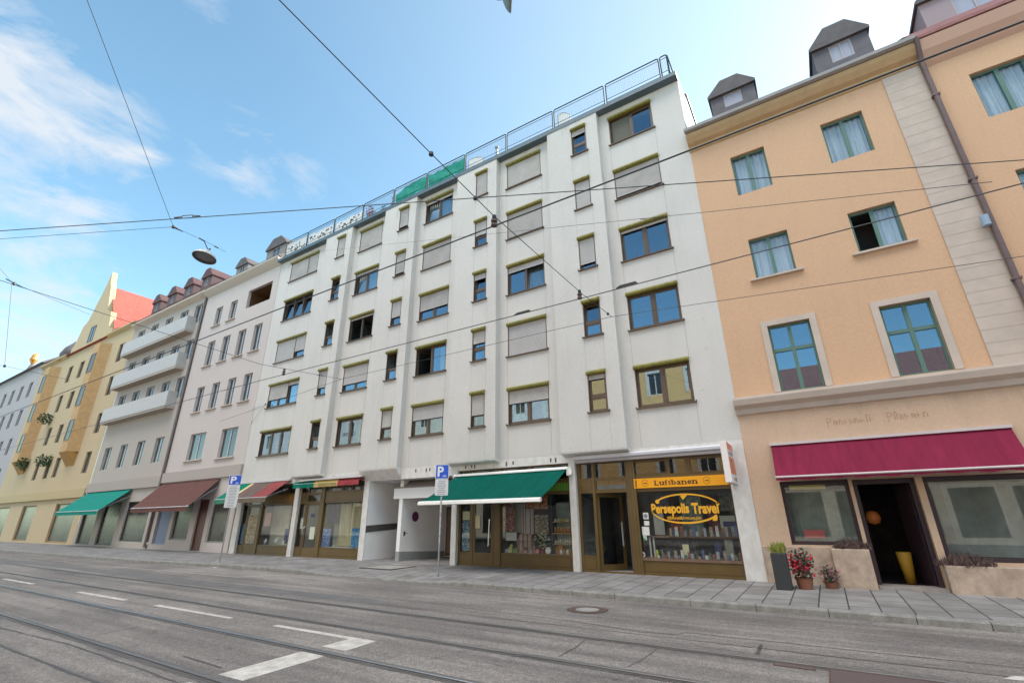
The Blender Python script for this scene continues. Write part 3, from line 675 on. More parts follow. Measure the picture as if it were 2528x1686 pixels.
# ---- roof railing in sections
secs = [(-1.93, -2.21), (-2.28, -4.62), (-4.72, -7.2), (-7.28, -9.82), (-9.9, -12.4), (-12.48, -15.05), (-15.12, -17.58), (-17.66, -20.2), (-20.27, -22.87), (-22.94, -25.6), (-25.67, -27.98)]
ZT = 19.67
for k, (b, a) in enumerate(secs):
    m = MB(); rr = .028; y = -.02
    m.tube([(a, y, 18.2), (a, y, ZT-.05), (a+.05, y, ZT), (b-.05, y, ZT), (b, y, ZT-.05), (b, y, 18.2)], rr, 6)
    m.tube([(a, y, ZT-.15), (b, y, ZT-.15)], .014, 5); m.tube([(a, y, 18.79), (b, y, 18.79)], .014, 5)
    if b-a > 1: m.tube([(a, y, 18.62), (b, y, 18.62)], .014, 5); m.tube([((a+b)/2, y, 18.62), ((a+b)/2, y, 18.2)], .012, 5)
    rl = m.build('roof_railing', RAILG, B)
    m = MB(); n = max(2, int((b-a)/.085))
    for i in range(1, n): m.tube([(a+(b-a)*i/n, y, 18.79), (a+(b-a)*i/n, y, ZT-.15)], .0022, 3, False)
    for i in range(1, 9): z = 18.79+(ZT-.15-18.79)*i/9; m.tube([(a, y, z), (b, y, z)], .0022, 3, False)
    m.build('wire_mesh', WIREM, rl)
m = MB(); y0 = -.02
m.tube([(-1.9, y0, 18.3), (-1.9, y0, ZT-.05), (-1.9, .05, ZT), (-1.9, 9, ZT), (-1.9, 9, 18.3)], .02, 6)
for yy in (2.5, 5, 7.5): m.tube([(-1.9, yy, 18.3), (-1.9, yy, ZT)], .02, 6)
for z in (18.79, ZT-.15): m.tube([(-1.9, y0, z), (-1.9, 9, z)], .014, 5)
m.build('roof_railing', RAILG, B)
# things on the roof terrace
for a, b, lab in ((-17.52, -15.16, 'teal netting tied along the roof railing, upper edge sagging at its left end'), (-15.02, -12.52, 'taut teal netting tied to the railing next to the crossing wire')):
    m = MB(); n = 26; k = 6
    def zt(i): return ZT-.17-(.28*max(0, 1-i/8) if a < -16 else .05*math.sin(i*.5)**2)
    pts = [[(a+(b-a)*i/n, .01+.012*math.sin(i*.9+j*.7)+.02*math.sin(j*1.1+i*.25), 18.66+(zt(i)-18.66)*j/k) for j in range(k+1)] for i in range(n+1)]
    for i in range(n):
        for j in range(k): m.face([pts[i][j], pts[i+1][j], pts[i+1][j+1], pts[i][j+1]])
    tag(m.build('privacy_screen', TEAL, smooth=True), lab, 'screen', 'cloth screens on the roof railing')
SCRW = mat('white_cloth', (.78, .78, .79), .8, noise=.04)
BLOT = mat('dark_print', (.05, .04, .045), .8)
for a, b, hh, lab in ((-27.9, -25.72, .84, 'white cloth screen with dark blotches at the far left corner of the roof railing'), (-25.55, -23.0, .72, 'white cloth screen with a row of dark marks, second from the left roof corner'), (-22.82, -20.32, .62, 'white cloth screen with box shaped dark marks below the single wire')):
    t = empty('privacy_screen', ((a+b)/2, .03, 18.6), lab, 'screen', 'cloth screens on the roof railing')
    m = MB(); n = 14
    for i in range(n):
        x0, x1 = a+(b-a)*i/n, a+(b-a)*(i+1)/n; h0, h1 = hh+.05*math.sin(i), hh+.05*math.sin(i+1)
        m.face([(x0, .03+.01*math.sin(i*1.7), 18.5), (x1, .03+.01*math.sin((i+1)*1.7), 18.5), (x1, .03, 18.66+h1), (x0, .03, 18.66+h0)])
    m.mat(1); rnd = random.Random(int(-a*10))
    for i in range(16):
        x0 = rnd.uniform(a+.1, b-.25); z0 = 18.68+rnd.choice((.05, .22, .4))+rnd.uniform(-.04, .04); w, h = rnd.uniform(.06, .16), rnd.uniform(.05, .14)
        m.frame(x0, x0+w, .005, .012, z0, z0+h, .022)
        if rnd.random() < .5: m.box(x0+w*.4, x0+w*.9, .004, .011, z0+h*.3, z0+h*.8)
    m.build('cloth', [SCRW, BLOT], t)
LEAFD = mat('dark_leaves', (.03, .05, .025), .7, noise=.3, nscale=20); REDF = mat('red_flowers', (.45, .02, .03), .7); POT = mat('clay_pot', (.24, .10, .06), .8)
def potted(name, x, y, z, h, r, lab, cat, flower=None, pot=True, leaf=None, n=90, potc=None, group=None):
    t = empty(name, (x, y, z), lab, cat, group)
    if pot:
        m = MB(); m.lathe([(0, 0), (r*.55, 0), (r*.75, h*.3), (r*.8, h*.3), (r*.7, h*.28), (0, h*.27)], x, y, z, 14); m.build('pot', potc or POT, t)
    m = MB(); f = MB(); rnd = random.Random(int(x*100))
    for i in range(n):
        v = Vector((rnd.gauss(0, 1), rnd.gauss(0, 1), rnd.gauss(0, 1))).normalized()*r*rnd.uniform(.4, 1.15); p = Vector((x, y, z+h*.62))+Vector((v.x, v.y, v.z*h*.38/r))
        d = Vector((rnd.uniform(-1, 1), rnd.uniform(-1, 1), rnd.uniform(-.4, 1))).normalized()*r*.3; e = d.orthogonal().normalized()*r*.13
        tgt = f if flower and rnd.random() < .4 else m
        tgt.face([p, p+d*.5+e, p+d, p+d*.5-e])
    for i in range(6): m.tube([(x, y, z+h*.25), (x+rnd.uniform(-r, r)*.7, y+rnd.uniform(-r, r)*.7, z+h*.75)], .006, 4)
    m.build('leaves', leaf or LEAFD, t)
    if flower: f.build('flowers', flower, t)
    return t
potted('potted_plant', -19.7, .12, 18.35, 1.0, .28, 'dark potted plant with red flowers behind the roof railing left of the teal netting', 'plant', REDF, n=120)
potted('potted_plant', -18.6, .12, 18.35, .75, .2, 'small dark pot plant behind the roof railing beside the red flowers', 'plant', n=60)
potted('potted_plant', -17.85, .12, 18.35, 1.15, .15, 'thin dark pot plant against the end of the teal netting', 'plant', n=40)
for x0, x1, z1, lab in ((-12.3, -11.35, 19.25, 'white arched garden chair back with dark rim beside the teal netting'), (-7.05, -6.45, 19.4, 'white garden chair back seen through the mesh of the roof railing')):
    t = empty('garden_chair', ((x0+x1)/2, .1, 18.3), lab, 'chair')
    m = MB(); n = 10; P = [(x0, 18.3)]+[(x0+(x1-x0)*i/n, 18.85+(z1-18.85)*math.sin(math.pi*(.12+.5*(1-i/n)))) for i in range(n+1)]+[(x1, 18.3)]
    m.extr([(p[0], p[1]) for p in P], .08, .11, 'y'); fixnormals(m.build('backrest', SCRW, t))
    m = MB(); m.tube([(p[0], .09, p[1]) for p in P], .018, 5); m.build('rim', BROWN, t)
    m = MB(); m.box(x0+.05, x1-.05, .12, .5, 18.62, 18.66); m.build('seat', SCRW, t)
    for lx in (x0+.08, x1-.1):
        m = MB(); m.box(lx, lx+.03, .46, .49, 18.3, 18.62); m.build('leg', BROWN, t)
t = empty('vent_pipe', (-10.55, .14, 18.3), 'grey metal vent pipe with cap behind the roof railing', 'vent pipe')
m = MB(); m.lathe([(.06, 0), (.06, .95), (.0, .95)], -10.55, .14, 18.3, 12); m.build('pipe', GALV, t)
m = MB(); m.lathe([(.0, 1.08), (.10, 1.0), (.10, .93), (.07, .93)], -10.55, .14, 18.3, 12); m.build('cap', GALV, t)
# ------------------------------------------------------------------ ground floor of the white block
for a, b in ((-28.1, -27.6), (-22.88, -22.55), (-17.74, -17.40), (-12.55, -12.3), (-7.36, -7.12), (-2.2, -1.685)):
    m = MB(); m.box(a, b, 0, .45, -.05, 3.46); m.build('pilaster', STAINW, B)
m = MB()
for a, b, z0 in ((-28.2, -17.57, 3.45), (-17.57, -12.42, 3.29), (-12.42, -1.68, 3.45)): m.box(a, b, .004, .45, z0, 3.765)
m.mat(1)
for x in (-9.95, -9.65, -8.05, -7.85, -11.9, -11.6, -11.45, -14.6, -14.0, -13.8, -20.0, -18.2, -17.95):
    m.box(x-.03, x+.03, -.006, .004, 3.52+.02*math.sin(x*9), 3.66)
m.build('beam', [STAINW, mat('rusty_plate', (.12, .09, .075), .8, noise=.4, nscale=30)], B)
def shopfront(x0, x1, holes, rails, glassed, room_col, depth=3.2, yf=.15):
    m = MB(); wall_holes(m, x0, x1, 0, 3.45, holes, yf, .06)
    for q in rails: m.box(*q)
    for h in holes:                                     # slim raised beads round each opening
        a, b, c, d = h[:4]; t = .022
        m.box(a-t, a, yf-.008, yf, c-t, d+t); m.box(b, b+t, yf-.008, yf, c-t, d+t); m.box(a, b, yf-.008, yf, c-t, c); m.box(a, b, yf-.008, yf, d, d+t)
    s = m.build('shopfront', BRONZE, B)
    for h in glassed:
        m = MB(); m.box(h[0]-.01, h[1]+.01, yf+.04, yf+.05, h[2]-.01, h[3]+.01); m.build('pane', SHOPGLASS, s)
    m = MB(); room(m, x0, x1, yf+.07, yf+depth, 0.004, 3.44); m.build('shop_interior', room_col, s)
    return s
def add_lines(o, boxes):                                  # thin dark grooves laid on the sheet metal, same mesh
    if len(o.data.materials) < 2: o.data.materials.append(BRONZED)
    og = Vector(ORG[o.name]); bm = bmesh.new(); bm.from_mesh(o.data); tmp = MB()
    for q in boxes: tmp.box(*q)
    vs = [bm.verts.new(Vector(v)-og) for v in tmp.v]
    for f in tmp.f: bm.faces.new([vs[i] for i in f]).material_index = 1
    bm.to_mesh(o.data); bm.free()
def risers(s, spans, yf=.15):
    bx = []
    for a, b, c, d in spans:
        t = .012
        for q in ((a, b, c, c+t), (a, b, d-t, d), (a, a+t, c+t, d-t), (b-t, b, c+t, d-t)): bx.append((q[0], q[1], yf-.0025, yf, q[2], q[3]))
    add_lines(s, bx)
INT_D = mat('dark_shop_room', (.13, .125, .13), .9, noise=.3, nscale=1.5); INT_B = mat('beige_shop_room', (.55, .52, .44), .9, noise=.15, nscale=1.5)
# shop E (travel agency)
tE = [(-7.0, -6.57, 2.90, 3.37), (-6.43, -5.38, 2.90, 3.36), (-5.06, -4.05, 2.965, 3.31), (-3.92, -3.44, 2.92, 3.35), (-3.28, -2.36, 2.925, 3.30), (-6.45, -5.38, 2.52, 2.815), (-7.02, -6.57, .49, 2.415), (-5.11, -2.24, .47, 2.40)]
doorE = (-6.46, -5.39, .035, 2.41)
S = shopfront(-7.12, -2.2, tE+[doorE], [(-5.30, -5.05+.0, .10, .15, 0, 3.42), (-6.56, -6.475, .125, .15, .0, 3.4), (-7.12, -2.2, .12, .15, 0, .05)], tE, INT_D)
risers(S, [(-7.0, -6.6, .07, .42), (-5.02, -2.28, .09, .40), (-7.0, -6.6, 2.5, 2.84), (-5.09, -4.0, 2.9, 3.37), (-3.35, -2.3, 2.88, 3.37)])
for q in ((-5.24, -5.225), (-5.135, -5.12)):
    add_lines(S, [(q[0], q[1], .097, .10, 0, 3.4)])
m = MB(); m.box(-5.12, -2.24, .12, .16, .40, .47); m.build('window_board', mat('brown_board', (.17, .10, .07), .6, noise=.2, nscale=4), S)
T = Matrix.Translation((-6.45, .19, 0)) @ Matrix.Rotation(R(57), 4, 'Z')
fr, gl = MB(), MB()
def put(mb, q, T):
    tmp = MB(); tmp.box(*q); b = len(mb.v); mb.v += [tuple(T @ Vector(v)) for v in tmp.v]; mb.f += [tuple(b+i for i in f) for f in tmp.f]; mb.m += [mb.mi]*6
for q in ((0, .1, 0, .05, .05, 2.4), (.93, 1.03, 0, .05, .05, 2.4), (.1, .93, 0, .05, .05, .22), (.1, .93, 0, .05, 2.28, 2.4)): put(fr, q, T)
put(gl, (.1, .93, .02, .03, .22, 2.28), T)
d = fr.build('door', BRONZE, S); gl.build('pane', SHOPGLASS, d)
m = MB(); put(m, (.88, .92, -.06, -.03, .75, 1.5), T); m.build('handle', LGREY, d)
m = MB(); m.box(-6.45, -5.4, .16, .8, .0, .03); m.build('door_sill', mat('grey_threshold', (.3, .29, .28), .6), S)
# shop D (grocer under the green awning)
tD = [(-12.24, -11.62, 2.95, 3.40), (-11.56, -10.40, 2.95, 3.40), (-10.26, -9.0, 2.95, 3.40), (-8.9, -7.5, 2.95, 3.40), (-12.2, -11.74, .475, 2.42), (-10.29, -7.47, .48, 2.42)]
doorD = (-11.6, -10.66, .05, 2.44)
S = shopfront(-12.3, -7.36, tD+[doorD], [(-10.60, -10.32, .11, .15, 0, 3.42), (-12.3, -7.36, .12, .15, 0, .05)], tD, INT_D)
risers(S, [(-12.2, -11.74, .08, .42), (-10.25, -7.5, .10, .40), (-10.2, -8.5, 2.5, 2.88)])
m = MB(); m.frame(-11.6, -10.66, .16, .21, .05, 2.44, .10); m.box(-11.5, -10.76, .16, .21, .15, .46); d = m.build('door', BRONZE, S)
m = MB(); m.box(-11.5, -10.76, .18, .19, .46, 2.34); m.build('pane', SHOPGLASS, d)
m = MB(); m.tube([(-10.83, .10, .68), (-10.78, .10, 1.62)], .022, 8); m.box(-10.82, -10.79, .10, .16, .75, .78); m.box(-10.80, -10.77, .10, .16, 1.5, 1.53); m.build('handle', mat('bright_steel', (.7, .7, .72), .25, metal=.9), d)
m = MB(); m.box(-10.29, -7.47, .22, .9, .30, .48); m.build('display_shelf', mat('pale_shelf', (.45, .40, .32), .7), S)
m = MB(); m.box(-10.3, -8.36, .95, .99, .3, 3.0); m.build('display_back', mat('dark_red_backdrop', (.075, .03, .03), .9, noise=.5, nscale=4), S)
# shop B and shop A
tB = [(-22.52, -22.09, .45, 2.42), (-20.6, -17.9, .455, 2.43), (-21.93, -20.98, 2.53, 2.82), (-22.5, -22.0, 2.95, 3.35), (-21.9, -20.95, 2.95, 3.35), (-20.55, -19.5, 2.97, 3.3), (-19.35, -18.85, 2.97, 3.3), (-18.7, -17.9, 2.97, 3.3)]
doorB = (-21.98, -20.92, .05, 2.42)
S = shopfront(-22.55, -17.74, tB+[doorB], [(-20.86, -20.64, .11, .15, 0, 3.42), (-22.55, -17.74, .12, .15, 0, .05)], tB, INT_B)
risers(S, [(-22.5, -22.1, .08, .40), (-20.5, -17.95, .10, .40), (-20.5, -17.95, 2.5, 2.9)])
m = MB(); m.frame(-21.98, -20.92, .16, .21, .05, 2.42, .09); m.box(-21.89, -21.01, .16, .21, .14, .42); d = m.build('door', BRONZE, S)
m = MB(); m.box(-21.89, -21.01, .18, .19, .42, 2.33); m.build('pane', SHOPGLASS, d)
m = MB(); m.tube([(-21.9, .16, 1.0), (-21.93, .08, 1.05), (-21.93, .08, 1.3), (-21.9, .16, 1.35)], .02, 6); m.build('handle', MATS['bright_steel'], d)
m = MB(); m.box(-20.6, -17.9, .85, .88, .3, 2.7); m.box(-20.6, -17.9, .22, .85, .40, .455); m.build('display_back', mat('beige_backdrop', (.66, .63, .52), .9, noise=.12, nscale=2), S)
tA = [(-27.6, -27.2, .45, 2.45), (-25.70, -23.17, .465, 2.42), (-25.6, -24.3, 2.97, 3.38), (-24.2, -23.1, 2.97, 3.38), (-27.05, -26.05, 2.5, 2.9)]
doorA = (-27.08, -26.03, .05, 2.44)
S = shopfront(-27.6, -22.88, tA+[doorA], [(-25.98, -25.76, .11, .15, 0, 3.42), (-27.6, -22.88, .12, .15, 0, .05)], tA, INT_B)
risers(S, [(-27.55, -27.2, .08, .40), (-25.65, -22.95, .10, .40)])
m = MB(); m.frame(-27.08, -26.03, .16, .21, .05, 2.44, .09); m.box(-26.99, -26.12, .16, .21, .14, .50); d = m.build('door', BRONZE, S)
m = MB(); m.box(-26.99, -26.12, .18, .19, .50, 2.35); m.build('pane', SHOPGLASS, d)
m = MB(); m.box(-25.7, -23.15, .75, .78, .3, 2.9); m.box(-25.7, -23.15, .22, .75, .40, .465); m.build('display_back', MATS['beige_backdrop'], S)
m = MB(); m.box(-25.6, -22.95, .143, .150, 2.46, 2.93); bd = m.build('name_board', mat('dark_gold_board', (.16, .085, .015), .5, noise=.2), S)
m = MB(); put_text(m, 'J.LEZZIO', -25.45, -23.35, 2.56, 2.82, .138, .005); m.build('lettering', mat('old_gold', (.33, .17, .02), .5), bd)

# ---- passage between the shops
P = bd = B
m = MB(); m.box(-17.44, -17.398, .05, 5, 0, 3.3); pw = m.build('passage_wall', WALLW, B)
m = MB(); m.extr([(.02, 1.12), (1.9, 1.22), (1.9, 1.49), (.02, 1.40)], -17.40, -17.375); m.build('guard_strip', mat('grey_rubber', (.085, .08, .075), .7, noise=.2, nscale=9), pw)
m = MB(); m.box(-17.42, -12.5, .45, 5, 3.28, 3.34); m.build('passage_ceiling', WALLW, B)
m = MB(); m.box(-17.42, -15.66, 4.9, 5, 0, 3.28); m.build('passage_gate', mat('grey_gate', (.25, .25, .25), .5), B)
m = MB(); m.box(-15.86, -15.66, .41, 3.4, 0, 3.28); pt = m.build('partition_wall', WALLW, B)
m = MB(); m.extr([(.405, 0), (3.38, 0), (3.38, .24), (.405, .37)], -15.66, -15.645); m.build('plinth', GREYP, pt)
m = MB(); m.extr([(.400, 0), (.408, 0), (.408, .37), (.400, .37)], -15.865, -15.655); m.build('plinth', GREYP, pt)
m = MB(); m.box(-15.66, -15.62, .60, .66, .98, 1.16); m.tube([(-15.62, .63, 1.09), (-15.59, .63, 1.09), (-15.59, .76, 1.09)], .012, 6); m.build('door_handle', BLACK, pt)
m = MB(); m.box(-15.66, -12.5, 3.4, 3.5, 0, 3.28); bw = m.build('passage_wall', WALLW, B)
m = MB(); m.box(-15.6, -14.5, 3.36, 3.40, .04, 2.2); dr = m.build('louvre_door', BROWN, bw)
m = MB()
for i in range(38): z = .16+i*.052; m.extr([(3.345, z), (3.36, z+.045), (3.36, z)], -15.52, -14.58)
m.build('louvre_slats', mat('brown_grey_slat', (.20, .175, .15), .6), dr)
m = MB(); m.box(-12.56, -12.5, .45, 3.4, 0, 3.28); m.build('passage_wall', WALLW, B)
t = empty('round_sign', (-15.64, 1.25, 1.76), 'round red rimmed blue no stopping sign on the passage wall', 'road sign')
m = MB(); m.disc((-15.635, 1.25, 1.76), .215, 'x', 28); m.build('rim', mat('dull_red', (.22, .015, .035), .5, noise=.2), t)
m = MB(); m.disc((-15.631, 1.25, 1.76), .165, 'x', 28); m.build('face', mat('night_blue', (.045, .015, .09), .5, noise=.3), t)
m = MB()
for s in (1, -1):
    c, q = .15*math.cos(R(45)), .018
    m.face([(-15.627-.001*s, 1.25-c-q, 1.76-s*c+q), (-15.627-.001*s, 1.25-c+q, 1.76-s*c-q), (-15.627-.001*s, 1.25+c+q, 1.76+s*c-q), (-15.627-.001*s, 1.25+c-q, 1.76+s*c+q)])
m.build('cross', MATS['dull_red'], t)
t = empty('roller_hood', (-15, .4, 2.5), 'white roller shutter housing with grey sloping top over the passage', 'shutter housing')
m = MB(); m.box(-16.2, -12.62, .385, .45, 2.50, 2.94); m.build('front_panel', mat('clean_white', (.76, .76, .76), .5), t)
m = MB(); m.extr([(.36, 2.94), (.36, 2.97), (.80, 3.27), (.84, 3.25), (.45, 2.92)], -16.2, -12.62); m.build('top', mat('grey_brown_metal', (.24, .22, .21), .5, noise=.15), t)
m = MB(); m.box(-16.2, -12.62, .45, .8, 2.5, 2.9); m.build('housing', LGREY, t)

# ---- awnings
def awning_label(name, loc, lab): return empty(name, loc, lab, 'awning')
t = awning_label('shop_awning', (-9.9, 0, 3.2), 'dark green awning rolled out over the grocery window with white front bar')
m = MB(); nx, ny = 62, 8
def gz(i, j):
    x = -12.38+4.96*i/nx; v = j/ny; y = -.05-1.93*v
    return (x, y, 3.235-1.015*v-.045*math.sin(math.pi*v)-.006*math.sin(i*1.27+v*3)*math.sin(math.pi*v)-.008*math.sin(i*.31))
for i in range(nx):
    m.mat(1 if i in (12, 25, 37, 49) else 0)
    for j in range(ny): m.face([gz(i, j), gz(i+1, j), gz(i+1, j+1), gz(i, j+1)])
m.build('fabric', [GREENA, mat('green_seam', (.0012, .082, .063), .85, spec=.08)], t, True)
m = MB(); m.extr([(-2.06, 2.12), (-2.0, 2.10), (-1.94, 2.13), (-1.93, 2.22), (-1.98, 2.245), (-2.05, 2.21)], -12.46, -7.40); m.build('front_bar', mat('white_bar', (.78, .77, .74), .35), t)
m = MB(); m.extr([(-.14, 3.22), (.0, 3.22), (.0, 3.30), (-.06, 3.32), (-.14, 3.26)], -12.42, -7.36); m.build('cassette', MATS['white_bar'], t)
for x in (-12.3, -7.5):
    m = MB(); m.tube([(x, -.08, 3.18), (x+(.55 if x < -10 else -.55), -1.0, 2.62), (x, -1.95, 2.17)], .03, 6); m.build('arm', MATS['white_bar'], t)
m = MB(); m.box(-7.40, -7.22, -.10, .0, 3.02, 3.30); m.tube([(-7.3, -.06, 3.1), (-7.22, -.14, 3.04), (-7.2, -.1, 3.2)], .03, 6); m.build('bracket', MATS['white_bar'], t)
t = awning_label('shop_awning', (-25.7, 0, 3.6), 'sloping old awning with green, cream, brown stained and dusty red bands')
REDC = mat('dusty_red_cloth', (.235, .06, .06), .85, noise=.18, nscale=2, nvec=(3, 1, 1), spec=.08); CREAMC = mat('cream_cloth', (.60, .47, .22), .85, noise=.1, nscale=4)
STAINC = mat('stained_brown_cloth', (.16, .095, .075), .85, nscale=2.2, nvec=(4, .3, .3), col2=(.065, .045, .04))
bands = [(-28.15, -26.8, 0), (-26.8, -26.52, 1), (-26.52, -24.75, 2), (-24.75, -23.35, 3)]
m = MB(); v = MB()
for a, b, i in bands:
    m.mat(i).face([(a, -.08, 3.62), (b, -.08, 3.62), (b, -1.25, 2.75), (a, -1.25, 2.75)])
    n = max(2, int((b-a)/.16)); v.mat(i if i != 3 else 2)
    for k in range(n):
        x0, x1 = a+(b-a)*k/n, a+(b-a)*(k+1)/n; q = (x1-x0)/4
        v.face([(x0, -1.26, 2.74), (x1, -1.26, 2.74), (x1, -1.26, 2.54), (x1-q, -1.265, 2.505), (x0+q, -1.265, 2.505), (x0, -1.26, 2.54)])
m.build('fabric', [GREENL, CREAMC, STAINC, REDC], t); v.build('valance', [mat('mottled_green', (.03, .16, .10), .8, noise=.5, nscale=14), CREAMC, mat('mottled_brown_cloth', (.13, .10, .065), .9, noise=.5, nscale=14)], t)
m = MB(); m.tube([(-28.2, -1.25, 2.745), (-23.3, -1.25, 2.745)], .022, 6); m.build('front_bar', LGREY, t)
m = MB(); m.extr([(-.16, 3.60), (0, 3.56), (0, 3.70), (-.10, 3.70)], -28.2, -23.3); m.build('cassette', mat('weathered_aluminium', (.36, .34, .33), .5, noise=.2, nscale=6), t)
for x in (-27.6, -23.5):
    m = MB(); m.tube([(x, -.05, 3.2), (x, -1.24, 2.72)], .018, 6); m.build('arm', LGREY, t)
t = awning_label('shop_awning', (-20.2, 0, 3.3), 'rolled in awning with scalloped green, cream and red valance')
v = MB()
for a, b, i in ((-22.62, -20.95, 0), (-20.95, -19.2, 1), (-19.2, -17.72, 2)):
    n = int((b-a)/.12); v.mat(i)
    for k in range(n):
        x0, x1 = a+(b-a)*k/n, a+(b-a)*(k+1)/n; q = (x1-x0)/4; s = .012*math.sin(k*.8)
        dz = .015 if i else .0
        v.face([(x0, -.36, 3.33), (x1, -.36, 3.33), (x1, -.37-s, 3.17+dz), (x1-q, -.37-s, 3.14), (x0+q, -.37-s, 3.14), (x0, -.37-s, 3.17+dz)])
        v.face([(x0, -.27, 3.47), (x1, -.27, 3.47), (x1, -.36, 3.33), (x0, -.36, 3.33)])
va = v.build('valance', [GREENL, mat('yellow_cloth', (.55, .40, .13), .85, noise=.1, nscale=8), mat('crimson_cloth', (.30, .035, .045), .85, noise=.1)], t)
m = MB(); put_text(m, 'DESPREZZODO2', -20.62, -19.27, 3.20, 3.315, -.392, .012); put_text(m, '47', -20.90, -20.72, 3.21, 3.30, -.392, .004); m.build('lettering', INK, va)
m = MB(); m.tube([(-22.62, -.365, 3.345), (-20.95, -.365, 3.345)], .01, 5); m.build('front_bar', mat('pale_bar', (.6, .6, .58), .4), t)
m = MB(); m.extr([(-.40, 3.47), (-.34, 3.475), (0, 3.60), (0, 3.64), (-.05, 3.64)], -22.3, -17.6); m.build('hood', MATS['weathered_aluminium'], t)
m = MB(); m.box(-22.5, -17.7, -.26, -.02, 3.36, 3.46); m.build('roller', mat('dark_red_roll', (.2, .05, .05), .8), t)  # rolled cloth, plain dark red
t = empty('awning_cassette', (-4.7, 0, 3.5), 'closed light grey awning cassette running above the travel agency shopfront', 'awning')
m = MB(); m.extr([(-.12, 3.53), (-.10, 3.50), (.0, 3.50), (.0, 3.64), (-.10, 3.64), (-.125, 3.60)], -7.10, -2.28); m.build('cassette', mat('lilac_grey_metal', (.56, .56, .60), .35), t)
m = MB(); m.extr([(-.08, 3.40), (.14, 3.40), (.14, 3.49), (-.09, 3.49)], -7.07, -2.28); m.build('front_profile', mat('taupe_metal', (.33, .30, .30), .4), t)

# ---- signs on the travel agency
t = empty('shop_sign', (-3.7, .1, 2.65), 'long orange yellow sign board reading Luftbanen in dark brown serif letters', 'sign')
m = MB(); m.box(-5.10, -2.26, .09, .14, 2.505, 2.80); m.build('board', mat('orange_yellow', (.85, .36, .004), .4), t)
DB = mat('dark_brown_ink', (.045, .012, .006), .5)
m = MB(); word = 'Luftbanen'; wd = [1.05, 1.12, .72, .7, 1.1, 1.0, 1.15, 1.0, 1.15]; tot = sum(wd); x = -4.44; sc = 1.32/tot
asc = 'Lftb'; z0 = 2.572
serif = {'L': [(.18, 0), (.18, 1)], 'u': [(.15, 1), (.8, 1), (.9, 0)], 'f': [(.45, 0)], 'b': [(.12, 1)], 'n': [(.17, 0), (.85, 0), (.1, 1)], 'a': [(.93, 0)], 't': [], 'e': []}
for ch, w in zip(word, wd):
    h = .150 if ch in asc else .112
    if ch == 't': h = .140
    xw = w*sc; put_text(m, ch, x+.012, x+xw-.012, z0, z0+h, .0875, .022)
    for fx_, top in serif.get(ch, []):
        cx = x+.012+(xw-.024)*fx_; zz = z0+h-.016 if top else z0
        m.box(cx-.045, cx+.045, .0872, .0885, zz, zz+.016)
    x += xw
m.build('lettering', DB, t)
for cx in (-4.73, -2.86):
    m = MB(); r = .098
    m.tube([(cx+r*math.cos(2*math.pi*i/32), .088, 2.655+r*math.sin(2*math.pi*i/32)) for i in range(33)], .0045, 4)
    m.extr([(cx-.06, 2.648), (cx-.05, 2.662), (cx+.04, 2.664), (cx+.062, 2.672), (cx+.06, 2.648)], .086, .0895, 'y')
    for i in range(4): m.box(cx-.045+i*.027, cx-.03+i*.027, .086, .0895, 2.636, 2.65)
    m.build('emblem', DB, t)
m = MB(); m.frame(-5.06, -5.0, .087, .0895, 2.53, 2.77, .008)
for i in range(6): m.box(-5.046, -5.014, .087, .0895, 2.55+i*.034, 2.57+i*.034)
m.build('side_mark', DB, t)
t = empty('lightbox_sign', (-2.08, -.5, 2.5), 'narrow white and orange box sign sticking out beside the travel agency', 'sign')
m = MB(); m.box(-2.17, -2.0, -1.0, -.02, 2.50, 3.62); bevel(m.build('case', mat('pinkish_white', (.76, .70, .68), .4), t), .008)
m = MB(); m.box(-2.003, -1.994, -.95, -.07, 2.74, 3.20); m.box(-2.003, -1.994, -.95, -.07, 3.40, 3.58); m.build('orange_face', mat('coral_orange', (.62, .16, .05), .45), t)
m = MB(); put_text(m, 'E NEWS', -.92, -.10, 3.24, 3.36, -1.997, .012, '+x'); put_text(m, 'NEWS', -.55, -.1, 2.56, 2.66, -1.997, .01, '+x')
for i in range(9): m.box(-2.0, -1.992, -.6, -.5+.02*(i % 2), 2.80+i*.035, 2.815+i*.035)
m.box(-2.0, -1.992, -.72, -.42, 3.12, 3.14); m.box(-2.0, -1.992, -.6, -.54, 3.06, 3.12)
m.build('lettering', INK, t)
# window lettering
YEL = mat('window_yellow', (.80, .40, .02), .5)
t = empty('window_lettering', (-3.6, .17, 1.8), 'yellow Persepolis Travel lettering in an oval swoosh on the shop window', 'window sign')
m = MB(); put_text(m, 'Persepolis', -4.64, -3.50, 1.655, 2.03, .178, .04); put_text(m, 'Travel', -3.42, -2.66, 1.72, 2.03, .178, .04); m.build('lettering', YEL, t)
m = MB(); put_text(m, '00Aroilå1go.vo.jor', -4.18, -3.17, 1.535, 1.655, .178, .02); m.build('small_lettering', YEL, t)
m = MB()
def arc(c, a, b, t0, t1, w0, w1, n=30):
    prev = None
    for i in range(n+1):
        u = i/n; th = R(t0+(t1-t0)*u); w = w0+(w1-w0)*u
        p = (c[0]+a*math.cos(th), c[1]+b*math.sin(th)); q = (c[0]+(a-w)*math.cos(th), c[1]+(b-w)*math.sin(th))
        if prev: m.face([(prev[0][0], .178, prev[0][1]), (p[0], .178, p[1]), (q[0], .178, q[1]), (prev[1][0], .178, prev[1][1])])
        prev = (p, q)
arc((-3.62, 1.87), 1.03, .44, 147, 12, .05, .045); arc((-3.62, 1.87), 1.04, .43, 185, 325, .035, .06)
m.disc((-4.43, .1785, 2.09), .065, 'y', 10); m.face([(-3.72, .1775, 2.25), (-3.48, .1775, 2.28), (-3.64, .1775, 2.12)])
